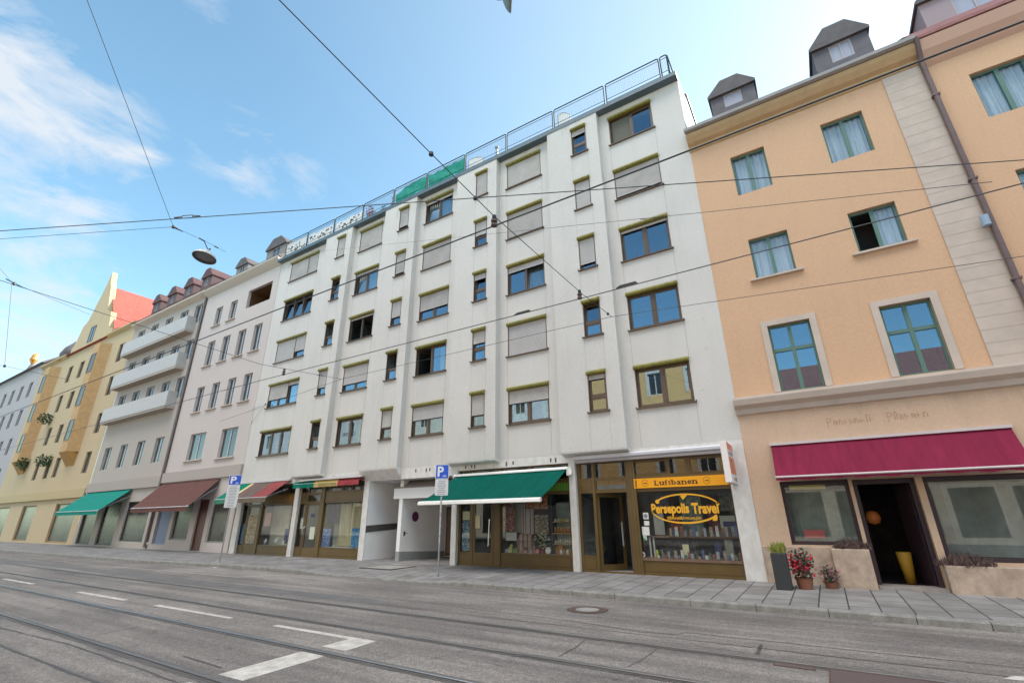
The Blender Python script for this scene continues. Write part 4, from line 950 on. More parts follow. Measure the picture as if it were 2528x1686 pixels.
m.face([(-2.88, .1785, 1.52), (-2.80, .1785, 1.68), (-2.74, .1785, 1.70), (-2.72, .1785, 1.60), (-2.76, .1785, 1.52)])
m.build('swoosh', YEL, t)
t = empty('shop_sign', (-7.9, .1, 2.65), 'lime green strip sign under the right end of the green awning', 'sign')
m = MB(); m.box(-8.75, -7.46, .12, .14, 2.54, 2.80); m.build('board', stripes('lime_stripes', [(0, (.05, .22, .03)), (.55, (.18, .26, .02))], 0, .12, .5), t)  # board in two striped greens

# ---- parking signs
STICK = speckle('sticker_covered', [(.36, .36, .37), (.45, .44, .44), (.28, .28, .30), (.40, .39, .40), (.5, .5, .5), (.3, .22, .22), (.33, .36, .40)], 34, .6)
def parking_sign(x, y, zb, zmid, zt, w, rot, lab, small, rows):
    t = empty('parking_sign', (x, y, -.05), lab, 'parking sign', None)
    m = MB(); m.tube([(x, y, -.1), (x, y, .9)], .03, 10); m.build('lower_pole', GALV, t)
    m = MB(); m.tube([(x, y, .9), (x, y, zt-.05)], .03, 10); m.build('pole', STICK if small else GALV, t)
    m = MB(); m.tube([(x, y, -.06), (x, y, -.02)], .05, 10); m.build('foot', GALV, t)
    T = Matrix.Translation((x, y, 0)) @ Matrix.Rotation(rot, 4, 'Z')
    def bx(m, *q): put(m, q, T)
    def plate(m, z0, z1, yy0, yy1, ww, r=.03):
        pr = []
        for cx, cz, a0 in ((ww/2-r, z1-r, 0), (-ww/2+r, z1-r, 90), (-ww/2+r, z0+r, 180), (ww/2-r, z0+r, 270)):
            for k in range(4): th = R(a0+30*k); pr.append((cx+r*math.cos(th), cz+r*math.sin(th)))
        tmp = MB(); tmp.extr(pr, yy0, yy1, 'y'); b = len(m.v); m.v += [tuple(T @ Vector(v)) for v in tmp.v]; m.f += [tuple(b+i for i in f) for f in tmp.f]; m.m += [m.mi]*len(tmp.f)
    m = MB(); plate(m, zmid+.005, zt, -.045, -.032, w); p1 = m.build('parking_plate', SIGNW, t)
    m = MB(); plate(m, zmid+.02, zt-.015, -.048, -.045, w-.03, .025); m.build('blue_field', SIGNBL, p1)
    tm = MB(); h = zt-zmid; put_text(tm, 'P', -w*.34, w*.12, zmid+h*.16, zt-h*.13, 0, .03)
    put_text(tm, small or 'do', w*.02 if small else w*.08, w*.33, zmid+h*.13, zmid+h*.30, 0, .012)
    m = MB(); m.v = [tuple(T @ Vector((v[0], -.0505, v[2]))) for v in tm.v]; m.f = tm.f; m.m = tm.m; m.build('lettering', SIGNW, p1)
    m = MB(); plate(m, zb, zmid-.005, -.045, -.032, w-.01); p2 = m.build('text_plate', mat('sign_offwhite', (.62, .63, .64), .45), t)
    m = MB(); rnd = random.Random(3)
    for i in range(rows):
        z = zmid-.07-(zmid-zb-.12)*i/(rows-1); xx = -w*rnd.uniform(.22, .34); e = -xx
        while xx < e:
            l = rnd.uniform(.012, .035); bx(m, xx, min(xx+l, e), -.0462, -.045, z-.011, z+.011); xx += l+.008
    m.build('small_print', mat('grey_ink', (.17, .17, .18), .6), p2)
    m = MB()
    for z in (zmid+.15, zb+.18): m.tube([tuple(T @ Vector(v)) for v in ((-.05, -.03, z), (-.05, .04, z), (.05, .04, z), (.05, -.03, z))], .008, 4)
    m.build('clamp', GALV, t)
    return t
parking_sign(-10.76, -2.75, 2.37, 2.90, 3.37, .45, R(32), 'blue and white parking sign on a sticker covered pole before the green awning', '-do', 8)
parking_sign(-22.75, -3.22, 2.20, 3.18, 3.62, .52, R(46), 'blue and white parking sign with long text plate in front of the striped awning', '', 14)

# ---- goods and papers in the shop windows
def paper(x0, x1, z0, z1, y, m_, lab, cat='poster', tilt=0, nm='poster', group=None):
    mb = MB(); mb.box(x0, x1, y, y+.006, z0, z1)
    return tag(mb.build(nm, m_), lab, cat, group)
PAPERW = mat('paper_white', (.66, .66, .63), .8, noise=.08, nscale=20); PAPERY = mat('paper_cream', (.62, .56, .36), .8, noise=.08, nscale=14)
PRINT1 = speckle('collage_print', [(.55, .50, .32), (.05, .05, .05), (.42, .38, .25), (.62, .58, .42), (.12, .10, .09), (.5, .44, .3), (.3, .12, .08)], 30)
PRINT2 = speckle('pink_print', [(.55, .25, .27), (.45, .10, .14), (.62, .42, .40), (.58, .3, .3)], 40)
PRINT3 = speckle('blue_print', [(.02, .16, .36), (.03, .22, .42), (.01, .08, .26), (.02, .14, .30), (.25, .40, .50), (.03, .2, .4)], 30)
PRINT4 = speckle('navy_print', [(.02, .05, .28), (.03, .10, .34), (.35, .40, .50), (.02, .04, .2), (.2, .26, .4)], 30)
paper(-26.98, -26.13, .52, 1.94, .168, PRINT1, 'tall door poster printed all over with cream and black pictures')
paper(-27.55, -27.25, .50, 1.5, .215, PRINT3, 'narrow blue poster behind the side pane left of the collage poster door')
paper(-25.52, -24.98, 1.38, 2.05, .215, PRINT2, 'pink poster hanging in the window beside the collage poster door')
paper(-24.0, -23.45, .55, 1.25, .5, mat('denim_blue', (.10, .12, .24), .9, noise=.4, nscale=9, nvec=(5, 1, 1)), 'blue draped cloth standing in the window under the striped awning', 'cloth', nm='draped_cloth')
for i, (x, z, r) in enumerate(((-25.3, .56, .11), (-24.35, .62, .13), (-23.75, .54, .1))):
    m = MB(); m.lathe([(0, 0), (r, .01), (r*1.02, .03), (0, .012)], x, .34, z+r*.7, 16, Matrix.Rotation(R(75), 3, 'X'))
    tag(m.build('white_plate', SIGNW), 'white plate propped up on the window ledge below the pink poster', 'plate', 'plates in the window below the pink poster')
paper(-21.52, -21.14, .79, 1.34, .172, mat('notice_pale', (.55, .58, .46), .8, noise=.12, nscale=18), 'pale green notice stuck on the glass door beside the pilaster')
paper(-22.4, -22.15, 1.25, 1.75, .21, speckle('leaflets', [(.6, .6, .58), (.3, .35, .4), (.55, .5, .4)], 16), 'small leaflet in the narrow side pane next to the glass door')
paper(-20.58, -19.98, .47, 1.27, .215, PRINT4, 'navy blue figure poster at the left end of the curtained window')
paper(-18.53, -17.98, .47, 1.29, .215, PRINT3, 'blue robed figure poster at the right end of the curtained window')
paper(-21.58, -21.30, 1.78, 1.95, .172, mat('dusk_blue', (.06, .06, .14), .6), 'small dark blue square sticker high on the glass door', 'sticker', nm='sticker')
m = MB(); curtain(m, -20.0, -18.3, .6, .5, 2.4, .05, .25); tag(m.build('window_curtain', mat('golden_net', (.46, .40, .25), .9, noise=.18, nscale=5, nvec=(6, 1, .3))), 'golden net curtain hung behind the window with two blue posters', 'curtain')
m = MB(); curtain(m, -20.6, -19.95, .5, 1.5, 2.42, .05, .3); tag(m.build('window_curtain', mat('plum_cloth', (.07, .055, .11), .9)), 'dark plum drape in the upper corner above the navy figure poster', 'curtain')
# grocer window
paper(-11.6, -11.28, 1.30, 1.76, .172, PAPERY, 'cream notice stuck on the left of the grocery glass door', nm='notice')
paper(-12.15, -11.78, 1.60, 1.92, .215, PAPERY, 'cream notice with a small black mark at the top of the narrow grocery pane', nm='notice')
paper(-12.17, -11.76, .5, 1.58, .23, speckle('sea_print', [(.04, .16, .22), (.10, .09, .2), (.35, .45, .48), (.03, .08, .18), (.3, .3, .4), (.1, .3, .35)], 24), 'blue and teal picture poster in the narrow grocery pane')
DRED = speckle('beaded_red', [(.26, .03, .03), (.36, .08, .06), (.12, .02, .03), (.46, .28, .2), (.2, .03, .04)], 30)
BEAD = speckle('bead_strings', [(.30, .25, .17), (.16, .12, .08), (.42, .36, .26), (.22, .17, .11), (.1, .07, .05)], 30)
CHECK = stripes('check_cloth', [(0, (.50, .46, .45)), (.18, (.22, .05, .05)), (.3, (.52, .48, .47)), (.62, (.25, .1, .1)), (.72, (.5, .46, .45))], 0, .3)
TARTAN = stripes('tartan_cloth', [(0, (.36, .26, .22)), (.2, (.16, .05, .05)), (.34, (.38, .28, .24)), (.7, (.10, .04, .05)), (.82, (.34, .24, .2))], 0, .36)
def cloth(nm, x0, x1, z0, z1, y, m_, lab, cat, amp=.03, per=.2):
    m = MB(); curtain(m, x0, x1, y, z0, z1, amp, per); return tag(m.build(nm, m_), lab, cat)
cloth('bead_hanging', -10.28, -9.80, 1.2, 2.4, .30, DRED, 'dark red beaded hanging at the left edge of the grocery window', 'hanging')
cloth('bead_hanging', -9.3, -8.38, 1.95, 2.42, .28, speckle('orange_beads', [(.30, .07, .02), (.42, .16, .05), (.18, .04, .02), (.5, .25, .1)], 26), 'orange bead garland along the top of the grocery window', 'hanging')
cloth('bead_hanging', -8.98, -8.45, 1.1, 1.75, .4, BEAD, 'tan bead strings hung in the middle of the grocery window', 'hanging')
cloth('check_cloth', -9.6, -9.05, 1.12, 2.3, .45, CHECK, 'white checked cloth with red stripes hung in the grocery window', 'cloth', .02)
m = MB(); m.box(-9.97, -9.63, .5, .52, 1.15, 2.2); tag(m.build('blank_panel', mat('beige_panel', (.40, .375, .34), .8, noise=.1)), 'plain beige panel between red hanging and checked cloth in the grocery window', 'panel')
m = MB(); m.extr([(-9.68, .5), (-9.04, .5), (-9.0, .8), (-9.1, 1.12), (-9.62, 1.13), (-9.74, .85)], .3, .6, 'y'); bevel(fixnormals(tag(m.build('tartan_bag', TARTAN), 'bulging red and beige tartan bag standing in the grocery window', 'bag')), .08, 3)
paper(-10.18, -9.72, .88, 1.16, .3, mat('pale_sign', (.50, .53, .56), .7, noise=.1, nscale=9), 'pale blue price board over the green packets in the grocery window', 'price board', nm='price_board')
potted('flower_bunch', -8.68, .42, .48, .68, .29, 'big bunch of pale dried flowers in a dark red vase in the grocery window', 'flowers', mat('pale_petals', (.58, .56, .40), .8), n=420, potc=mat('dark_red_vase', (.18, .02, .03), .4))
for x, r, c, lab in ((-8.40, .11, mat('white_china', (.7, .7, .68), .3), 'white china plate propped against the grocery window bottom'), (-8.83, .075, mat('pink_china', (.6, .2, .2), .4), 'small pink plate beside the white china plate')):
    m = MB(); m.lathe([(0, 0), (r*.6, .005), (r, .03), (r, .04), (0, .015)], x, .27, .48+r, 20, Matrix.Rotation(R(80), 3, 'X')); tag(m.build('china_plate', c), lab, 'plate')
t = empty('glass_shelf', (-7.83, .45, .48), 'bright shelf unit with glass back at the right end of the grocery window', 'shelf')
m = MB(); m.box(-8.22, -7.45, .62, .65, .48, 2.15); m.build('back', mat('pale_mint', (.33, .40, .36), .7, noise=.15, nscale=4), t)
for z in (.80, 1.15, 1.52):
    m = MB(); m.box(-8.22, -7.45, .28, .62, z-.03, z); m.build('shelf_board', mat('honey_wood', (.36, .24, .11), .6), t)
m = MB(); m.box(-8.34, -8.22, .3, .65, .48, 2.4); m.build('side_post', mat('dark_post', (.03, .025, .04), .7), t)
def jar(x, y, z, r, h, body, lid, lab, group):
    t = empty('food_jar', (x, y, z), lab, 'jar', group)
    m = MB(); m.lathe([(0, 0), (r, 0), (r, h*.7), (r*.7, h*.8), (0, h*.8)], x, y, z, 10); m.build('jar_body', body, t, True)
    m = MB(); m.lathe([(r*.78, h*.78), (r*.78, h), (0, h)], x, y, z, 10); m.build('lid', lid, t, True)
ORJ = mat('amber_preserve', (.42, .16, .04), .3); WHJ = mat('pale_preserve', (.48, .50, .42), .3); GLD = mat('gold_lid', (.45, .30, .10), .4); YLJ = mat('lime_preserve', (.40, .40, .05), .4)
for i in range(7): jar(-8.15+i*.105, .36, 1.15, .04, .19, ORJ, GLD, 'amber preserve jar on the middle shelf of the grocery window', 'amber jars on the middle grocery shelf')
for i in range(8): jar(-8.16+i*.093, .36, .80, .035, .10+.02*(i % 3), WHJ, GLD if i % 2 else SIGNW, 'pale preserve jar on the lowest shelf of the grocery window', 'pale jars on the lowest grocery shelf')
for i in range(6): jar(-8.14+i*.12, .36, 1.52, .042, .11, YLJ if i in (2, 3) else WHJ, GLD, 'lime jar on the top grocery shelf' if i in (2, 3) else 'pale jar on the top grocery shelf', 'jars on the top grocery shelf')
for i in range(5): jar(-8.05+i*.12, .30, .48, .045, .14+.03*(i % 2), SIGNW if i % 2 else ORJ, GLD, 'white jar on the grocery window ledge' if i % 2 else 'orange jar on the grocery window ledge', 'jars along the grocery window ledge')
for i, x in enumerate((-8.36, -8.12)):
    m = MB(); m.box(x, x+.19, .45, .6, .48, .72+.02*i); m.box(x+.02, x+.17, .44, .451, .53, .66); tag(m.build('orange_box', mat('carton_orange', (.60, .28, .03), .6, noise=.2, nscale=20)), ('left' if i == 0 else 'right')+' of two orange cartons at the foot of the dark grocery post', 'carton', 'orange cartons in the grocery window')
GPK = [mat('packet_green', (.16, .26, .08), .5, noise=.3, nscale=30), mat('packet_lime', (.42, .46, .05), .5), mat('packet_pale', (.42, .46, .45), .5, noise=.3, nscale=30), mat('packet_pink', (.45, .22, .22), .5, noise=.3, nscale=30)]
for i in range(12):
    c = (2, 2, 1, 0, 0, 0, 3, 3, 3, 3, 2, 3)[i]; x = -10.22+i*.105
    m = MB(); m.box(x, x+.09, .30+.03*(i % 2), .36+.03*(i % 2), .48, .58+.05*((i*7) % 3)+(.06 if i == 2 else 0)); m.box(x+.01, x+.08, .305+.03*(i % 2), .355+.03*(i % 2), .58, .60+.05*((i*7) % 3)+(.06 if i == 2 else 0))
    tag(m.build('food_packet', GPK[c]), ('green packet', 'bright lime packet', 'pale packet', 'pink packet')[c]+' standing along the bottom of the grocery window', 'packet', 'packets along the grocery window bottom')
# travel agency window
for x0, x1, z0, z1, lab in ((-4.93, -4.76, 1.58, 1.77, 'topmost white sticker with round emblem left of the yellow lettering'), (-4.92, -4.76, 1.40, 1.53, 'crumpled pale note second from the top left of the yellow lettering'), (-5.01, -4.78, 1.11, 1.36, 'largest white notice left of the yellow lettering'), (-4.99, -4.88, .97, 1.10, 'small green and white sticker lowest in the column of notices')):
    paper(x0, x1, z0, z1, .186, PAPERW if 'green' not in lab else speckle('green_sticker', [(.6, .62, .6), (.1, .3, .15)], 30), lab, 'notice', nm='notice')
m = MB(); m.disc((-4.85, .1845, 1.675), .065, 'y', 16); tag(m.build('round_sticker', mat('grey_emblem', (.2, .22, .24), .6, noise=.4, nscale=40)), 'round grey emblem on the topmost window sticker', 'sticker')
m = MB(); m.disc((-5.05, .186, .56), .06, 'y', 16, 1.2); tag(m.build('round_sticker', SIGNW), 'oval white sticker low in the corner of the travel agency window', 'sticker')
m = MB(); m.disc((-5.05, .1845, .56), .035, 'y', 12, 1.2); tag(m.build('round_sticker', mat('maroon_mark', (.25, .03, .08), .6)), 'small maroon mark in the middle of the oval corner sticker', 'sticker')
t = empty('display_rack', (-3.6, .6, .47), 'two tier wooden display rack for brochures behind the travel agency glass', 'rack')
m = MB(); m.box(-4.9, -2.26, .45, .95, 1.04, 1.09); m.build('upper_board', mat('reddish_wood', (.22, .12, .08), .6, noise=.2, nscale=5), t)
m = MB(); m.box(-5.1, -2.26, .22, .95, .43, .47); m.build('lower_board', MATS['reddish_wood'], t)
for x in (-4.92, -4.80):
    m = MB(); m.box(x, x+.045, .5, .52, .47, 1.04); m.build('upright', PAPERW, t)
paper(-4.72, -4.40, 1.12, 1.74, .55, mat('pale_card', (.40, .39, .36), .8, noise=.1), 'tall pale card leaning in the travel agency window beside the notices', 'card', nm='display_card')
paper(-3.90, -3.72, .50, .86, .45, PAPERY, 'upright cream price list in the centre of the travel agency window', 'price list', nm='price_list')
paper(-2.98, -2.80, .50, .90, .45, mat('navy_banner', (.015, .02, .09), .6), 'small navy banner standing on the lower rack', 'banner', nm='banner')
paper(-2.74, -2.32, 1.12, 1.66, .55, mat('sage_card', (.36, .36, .29), .8, noise=.08), 'sage green display board at the right end of the upper rack', 'board', nm='display_board')
paper(-2.66, -2.30, 1.36, 1.50, .54, mat('navy_label', (.02, .025, .10), .6), 'navy label on the sage green display board', 'label', nm='board_label')
paper(-2.70, -2.48, .50, 1.02, .5, mat('grey_map', (.24, .23, .20), .8, noise=.2, nscale=8), 'framed grey map under the sage green display board', 'map', nm='framed_map')
for i in range(48):
    up = i % 2; k = i//2
    x = -4.66+k*.100 if not up else -4.30+k*.084; z = 1.09 if up else .47
    w, h = .07+.012*((i*11) % 3), .08+.05*((i*5) % 4)+.03*((i*13) % 3); c = [(.50, .48, .43), (.08, .11, .24), (.30, .22, .15), (.05, .05, .06), (.30, .31, .34), (.22, .08, .06), (.10, .15, .12)][(i*3) % 7]
    yy = .34+.025*((i*7) % 4)
    m = MB(); m.box(x, x+w, yy, yy+.014, z, z+h); m.box(x+.012, x+w-.012, yy-.002, yy, z+h*.5, z+h*.85)
    tag(m.build('brochure', mat('brochure_%d' % ((i*3) % 7), c, .5, noise=.5, nscale=30)), 'small travel brochure on the '+('upper' if up else 'lower')+' display rack', 'brochure', 'brochures on the '+('upper' if up else 'lower')+' display rack')
for x0, x1, z0, z1, c, lab in ((-3.95, -3.30, 1.12, 2.25, (.16, .22, .17), 'tall grey green poster on the back wall of the travel agency behind the lettering'), (-4.35, -4.02, 1.2, 1.7, (.32, .09, .05), 'red orange poster behind the left part of the yellow oval'), (-3.15, -2.82, 1.15, 2.0, (.20, .06, .08), 'dark red banner inside the travel agency left of the sage green board'), (-4.7, -4.3, 1.85, 2.3, (.10, .11, .17), 'dark blue map high on the travel agency back wall'), (-2.75, -2.3, 1.8, 2.3, (.13, .14, .13), 'grey map in the upper right of the travel agency window'), (-4.6, -3.6, .52, .95, (.07, .07, .10), 'dark cloth backing on the lower brochure rack')):
    paper(x0, x1, z0, z1, .98, mat('backing_%d' % int(-x0*100), c, .7, noise=.6, nscale=7), lab, 'poster')
jar(-4.68, .42, .47, .05, .22, YLJ, MATS['lime_preserve'], 'lime yellow bottle low in the travel agency window', None)
potted('potted_plant', -6.72, .55, .05, 1.1, .24, 'leafy pot plant behind the narrow pane left of the open door', 'plant', n=140, potc=POT)
m = MB(); m.box(-5.95, -5.72, 1.7, 1.75, .0, 2.3); tag(m.build('white_board', mat('pale_board', (.5, .5, .52), .8)), 'tall pale board leaning inside the open travel agency door', 'board')
#@@PART4
# ------------------------------------------------------------------ neighbouring houses
def plain_window(B_, x0, x1, z0, z1, y, frm, glz, mull='2', t=.06, rec=.12, curt=None, name='window', depth=.9, sill=None, surround=None, tr=None, openleft=False, rm=None):
    f = MB(); yy = y+rec
    f.frame(x0, x1, yy, yy+.07, z0, z1, t); xm = (x0+x1)/2
    zt = tr if tr else z1
    if '2' in mull: f.box(xm-.05, xm+.05, yy, yy+.07, z0+t, z1-t)
    if tr:
        f.box(x0+t, xm-.05, yy-.01, yy+.07, tr-.05, tr+.05); f.box(xm+.05, x1-t, yy-.01, yy+.07, tr-.05, tr+.05)
    w = f.build(name, frm, B_, loc=(xm, y, z0))
    g = MB(); g.box(xm+.05 if openleft else x0+t, x1-t, yy+.03, yy+.04, z0+t, z1-t); g.build('pane', glz, w)
    if curt:
        m = MB()
        if not openleft: curtain(m, x0+.05, xm-.02, yy+.16, z0, z1, .025, .09)
        curtain(m, xm+.02, x1-.05, yy+.16, z0, z1, .025, .09); m.build('curtain', curt, w)
    if glz is not DARKGL:
        m = MB(); room(m, x0, x1, yy+.07, yy+depth, z0, z1); m.build('interior', rm or ROOM, w)
    if sill:
        m = MB(); m.extr([(y-.11, z0-.075), (y+.1, z0-.085), (y+.1, z0+.0), (y-.11, z0-.015)], x0-.17, x1+.17); m.build('sill', sill, w)
    if surround:
        m = MB(); s = .17; d = .03
        m.box(x0-s, x0, y-d, y+.02, z0, z1+s); m.box(x1, x1+s, y-d, y+.02, z0, z1+s); m.box(x0, x1, y-d, y+.02, z1, z1+s); m.build('surround', surround, w)
    return w
PEACH = facade_mat('peach_render', (.60, .385, .245), (.47, .305, .20), 15.2, .5); PALEP = mat('pale_stone', (.50, .42, .36), .85, noise=.08, nscale=2)
GREENF = mat('green_window_frame', (.085, .17, .14), .5); CURB = mat('bluish_curtain', (.58, .66, .72), .9, noise=.12, nscale=6, nvec=(6, 1, .3))
ROOFD = mat('dark_roof', (.085, .075, .08), .7, noise=.2, nscale=3); ROOFB = mat('brown_roof_tiles', (.17, .075, .065), .8, noise=.3, nscale=4)
def dormer(b, x0, x1, y0, z0, z1, dep, roofm, wallm, glz=DARKGL, hip=.3):
    w = x1-x0; zm = z0+(z1-z0)*.55; c = w*hip
    m = MB(); wall_holes(m, x0+c*.8, x1-c*.8, z0-.5, zm+.1, [(x0+c, x1-c, z0+.12, zm+.02)], y0, .1)
    m.box(x0, x0+c*.8, y0, y0+dep, z0-.5, zm); m.box(x1-c*.8, x1, y0, y0+dep, z0-.5, zm); d = m.build('dormer', wallm, b)
    m = MB(); e = .07
    m.extr([(x0-e, zm-.04), (x1+e, zm-.04), (x1+e, zm+.06), (x1-c, z1), (x0+c, z1), (x0-e, zm+.06)], y0-.12, y0+dep, 'y'); fixnormals(m.build('dormer_roof', roofm, d))
    m = MB(); a, q = x0+c, x1-c
    m.frame(a, q, y0+.02, y0+.08, z0+.12, zm-.04, .06); m.box((a+q)/2-.03, (a+q)/2+.03, y0+.02, y0+.08, z0+.18, zm-.10); m.build('dormer_frame', mat('grey_dormer_frame', (.34, .32, .35), .6), d)
    m = MB(); m.box(a+.05, q-.05, y0+.05, y0+.06, z0+.17, zm-.09); m.build('dormer_pane', glz, d)
    return d
# right: peach townhouse
R1 = empty('peach_townhouse', (1.7, 0, 0), 'peach rendered townhouse with green windows beside the white block, downpipe at its far edge', 'building')
w1 = [(-.44, .62, 11.9, 13.52), (2.28, 3.39, 11.97, 13.53), (-.44, .68, 8.69, 10.13), (2.27, 3.40, 8.74, 10.09), (-.43, .67, 5.0, 7.05), (2.31, 3.41, 5.01, 7.0)]
shopR = [(-.95, .62, .92, 2.52), (.70, 1.98, .03, 2.50), (2.12, 4.6, .62, 2.50)]
m = MB(); wall_holes(m, -1.68, 5.03, 0, 14.9, w1+shopR, -.01, .3)
m.face([(-1.68, -.01, 0), (-1.68, -.01, 14.9), (-1.68, 10, 14.9), (-1.68, 10, 0)]); m.build('wall', PEACH, R1)
m = MB(); m.extr([(-.01, 14.35), (-.07, 14.38), (-.09, 14.55), (-.22, 14.62), (-.36, 14.80), (-.38, 14.95), (-.01, 14.97)], -1.70, 5.03); m.build('cornice', mat('ochre_cornice', (.46, .31, .17), .8, noise=.08), R1)
m = MB(); m.extr([(-.40, 14.96), (-.52, 14.99), (-.53, 15.10), (-.38, 15.10)], -1.72, 5.03); m.build('gutter', mat('grey_gutter', (.28, .27, .27), .5, noise=.1), R1)
m = MB(); m.extr([(-.42, 15.08), (6, 19.9), (6, 19.7), (-.3, 14.98)], -1.70, 5.03); m.build('roof', ROOFD, R1)
dormer(R1, -.72, .85, .75, 16.35, 17.75, 2.5, ROOFD, mat('purple_grey_slate', (.10, .09, .105), .7, noise=.15), mat('lilac_pane', (.36, .37, .45), .15, spec=.6))
dormer(R1, 2.78, 4.42, .75, 16.35, 18.05, 2.5, ROOFD, MATS['purple_grey_slate'], MATS['lilac_pane'])
m = MB(); m.box(4.1, 5.0, -.04, -.012, 4.95, 14.35); st = m.build('corner_strip', PALEP, R1)
for i in range(26):
    pass
m = MB()
for i in range(27): m.box(4.095, 5.005, -.043, -.03, 5.2+i*.34, 5.22+i*.34)
m.build('rustication_lines', mat('stone_joint', (.44, .37, .31), .9), st)
m = MB(); m.extr([(-.012, 4.42), (-.10, 4.46), (-.12, 4.60), (-.26, 4.70), (-.30, 4.86), (-.29, 4.93), (-.012, 4.97)], -1.72, 5.04); m.build('ledge', PALEP, R1)
for z in (10.9, 13.0):
    m = MB(); m.box(-1.67, 4.1, -.018, -.012, z, z+.02) 
for i, q in enumerate(w1):
    plain_window(R1, *q, -.01, GREENF, CLEAR if i < 4 else GLASS, curt=CURB if i < 4 else None, sill=PALEP if i in (2, 3) else None, surround=PALEP if i > 3 else None, tr=(q[2]+(q[3]-q[2])*.62) if i > 3 else None, openleft=(i == 3), rm=mat('dark_room', (.05, .05, .05), .9))
m = MB(); m.tube([(5.06, -.45, 15.0), (5.06, -.13, 14.3), (5.06, -.13, .1)], .065, 10); dp = m.build('downpipe', mat('brown_pipe', (.13, .085, .085), .5, noise=.15), R1)
m = MB()
for z in (2, 4.2, 7, 10, 13): m.box(4.97, 5.15, -.20, -.0, z, z+.05)
m.build('pipe_clip', MATS['brown_pipe'], dp)
m = MB(); m.tube([(4.93, -.22, 8.55), (4.93, -.22, 8.85)], .09, 10); m.build('blue_collar', mat('pale_blue_metal', (.28, .36, .46), .5), dp)
PALEG = facade_mat('cream_render', (.57, .41, .295), (.44, .32, .23), 4.6, .6)
m = MB(); wall_holes(m, -1.67, 5.02, 0, 4.45, shopR, -.018, .02); m.build('ground_floor_render', PALEG, R1)
# its shopfront
m = MB(); wall_holes(m, -.95, .62, .92, 2.52, [(-.86, .53, 1.0, 2.42)], .12, .05); sf = m.build('shopfront', mat('plum_frame', (.035, .02, .028), .5), R1)
m = MB(); m.box(-.9, .57, .15, .16, .97, 2.46); m.build('pane', SHOPGLASS, sf)
m = MB(); wall_holes(m, 2.12, 4.6, .62, 2.50, [(2.22, 4.5, .7, 2.4)], .12, .05); sf2 = m.build('shopfront', MATS['plum_frame'], R1)
m = MB(); m.box(2.18, 4.54, .15, .16, .67, 2.44); m.build('pane', SHOPGLASS, sf2)
m = MB(); room(m, -1.2, 4.9, .29, 4, .02, 2.8); m.build('shop_interior', mat('plum_room', (.06, .045, .05), .9, noise=.3), R1)
m = MB(); m.box(.70, .80, .2, .32, .03, 2.5); m.box(1.88, 1.98, .2, .32, .03, 2.5); m.box(.80, 1.88, .2, .32, 2.38, 2.5); m.build('door_frame', MATS['plum_frame'], R1)
m = MB(); m.box(.70, 1.98, -.25, .5, -.02, .05); m.build('door_step', mat('step_stone', (.28, .25, .23), .8, noise=.15), R1)
m = MB(); put(m, (0, .06, 0, .05, .06, 2.36), Matrix.Translation((1.88, .35, 0)) @ Matrix.Rotation(R(105), 4, 'Z')); put(m, (.06, .85, .01, .04, .06, 2.36), Matrix.Translation((1.88, .35, 0)) @ Matrix.Rotation(R(105), 4, 'Z')); m.build('door', MATS['plum_frame'], R1)
STONE = mat('tan_stone', (.40, .31, .24), .85, noise=.25, nscale=4, grain=.12)
m = MB(); m.box(-1.66, -.1, -.08, -.012, -.03, .88); m.box(-.1, .68, -.38, -.012, -.03, .86); bevel(m.build('stone_plinth', STONE, R1), .02)
m = MB(); m.box(2.0, 5.02, -.38, -.012, -.03, .56); bevel(m.build('stone_plinth', STONE, R1), .02)
# the worn name painted over its shop: letter shapes too blurred to read
m = MB(); rnd = random.Random(11)
def glyphs(m, x0, x1, z0, h):
    x = x0; first = True
    while x < x1-.06:
        w = .11 if first else rnd.uniform(.07, .1); hh = h if first or rnd.random() < .25 else h*.62
        m.box(x, x+.022, -.0235, -.017, z0-(.05 if first else 0), z0+hh)
        k = rnd.random()
        if k < .6 or first: m.box(x+.022, x+w-.02, -.0235, -.017, z0+hh-.022, z0+hh); m.box(x+w-.02, x+w, -.0235, -.017, z0+(hh*.5 if first else 0), z0+hh-.022)
        if k > .4: m.box(x+.022, x+w-.02, -.0235, -.017, z0+hh*.4, z0+hh*.4+.02)
        x += w+.035; first = False
glyphs(m, .48, 1.48, 3.92, .2); glyphs(m, 1.80, 2.66, 3.92, .2); m.build('lettering', mat('worn_brown_ink', (.42, .27, .19), .8, noise=.25, nscale=9), R1)
t = empty('shop_awning', (1.5, 0, 3), 'wide magenta awning over the peach house shop door', 'awning')
MAG = mat('magenta_cloth', (.19, .020, .05), .85, noise=.16, nscale=2.2, nvec=(2.5, .4, .4), spec=.08)
m = MB(); nx, ny = 60, 7
def mz(i, j):
    v = j/ny; return (-.97+4.95*i/nx, -.06-.56*v, 3.50-.88*v-.03*math.sin(math.pi*v)-.006*math.sin(i*1.1+v*2)*math.sin(math.pi*v)-.006*math.sin(i*.27))
for i in range(nx):
    for j in range(ny): m.face([mz(i, j), mz(i+1, j), mz(i+1, j+1), mz(i, j+1)])
for i in range(nx):                                       # short valance below the bar
    a, b = mz(i, ny), mz(i+1, ny); q = .10+.015*math.sin(i*.9); m.face([a, b, (b[0], b[1]-.012, b[2]-q), (a[0], a[1]-.012, a[2]-q)])
m.build('fabric', MAG, t, True)
m = MB(); m.tube([(-.99, -.63, 2.60), (4.0, -.63, 2.60)], .028, 8); m.build('front_bar', mat('pale_bar2', (.55, .48, .48), .5), t)
m = MB(); m.box(-1.0, 4.0, -.12, -.0, 3.49, 3.56); m.build('cassette', MATS['pale_bar2'], t)
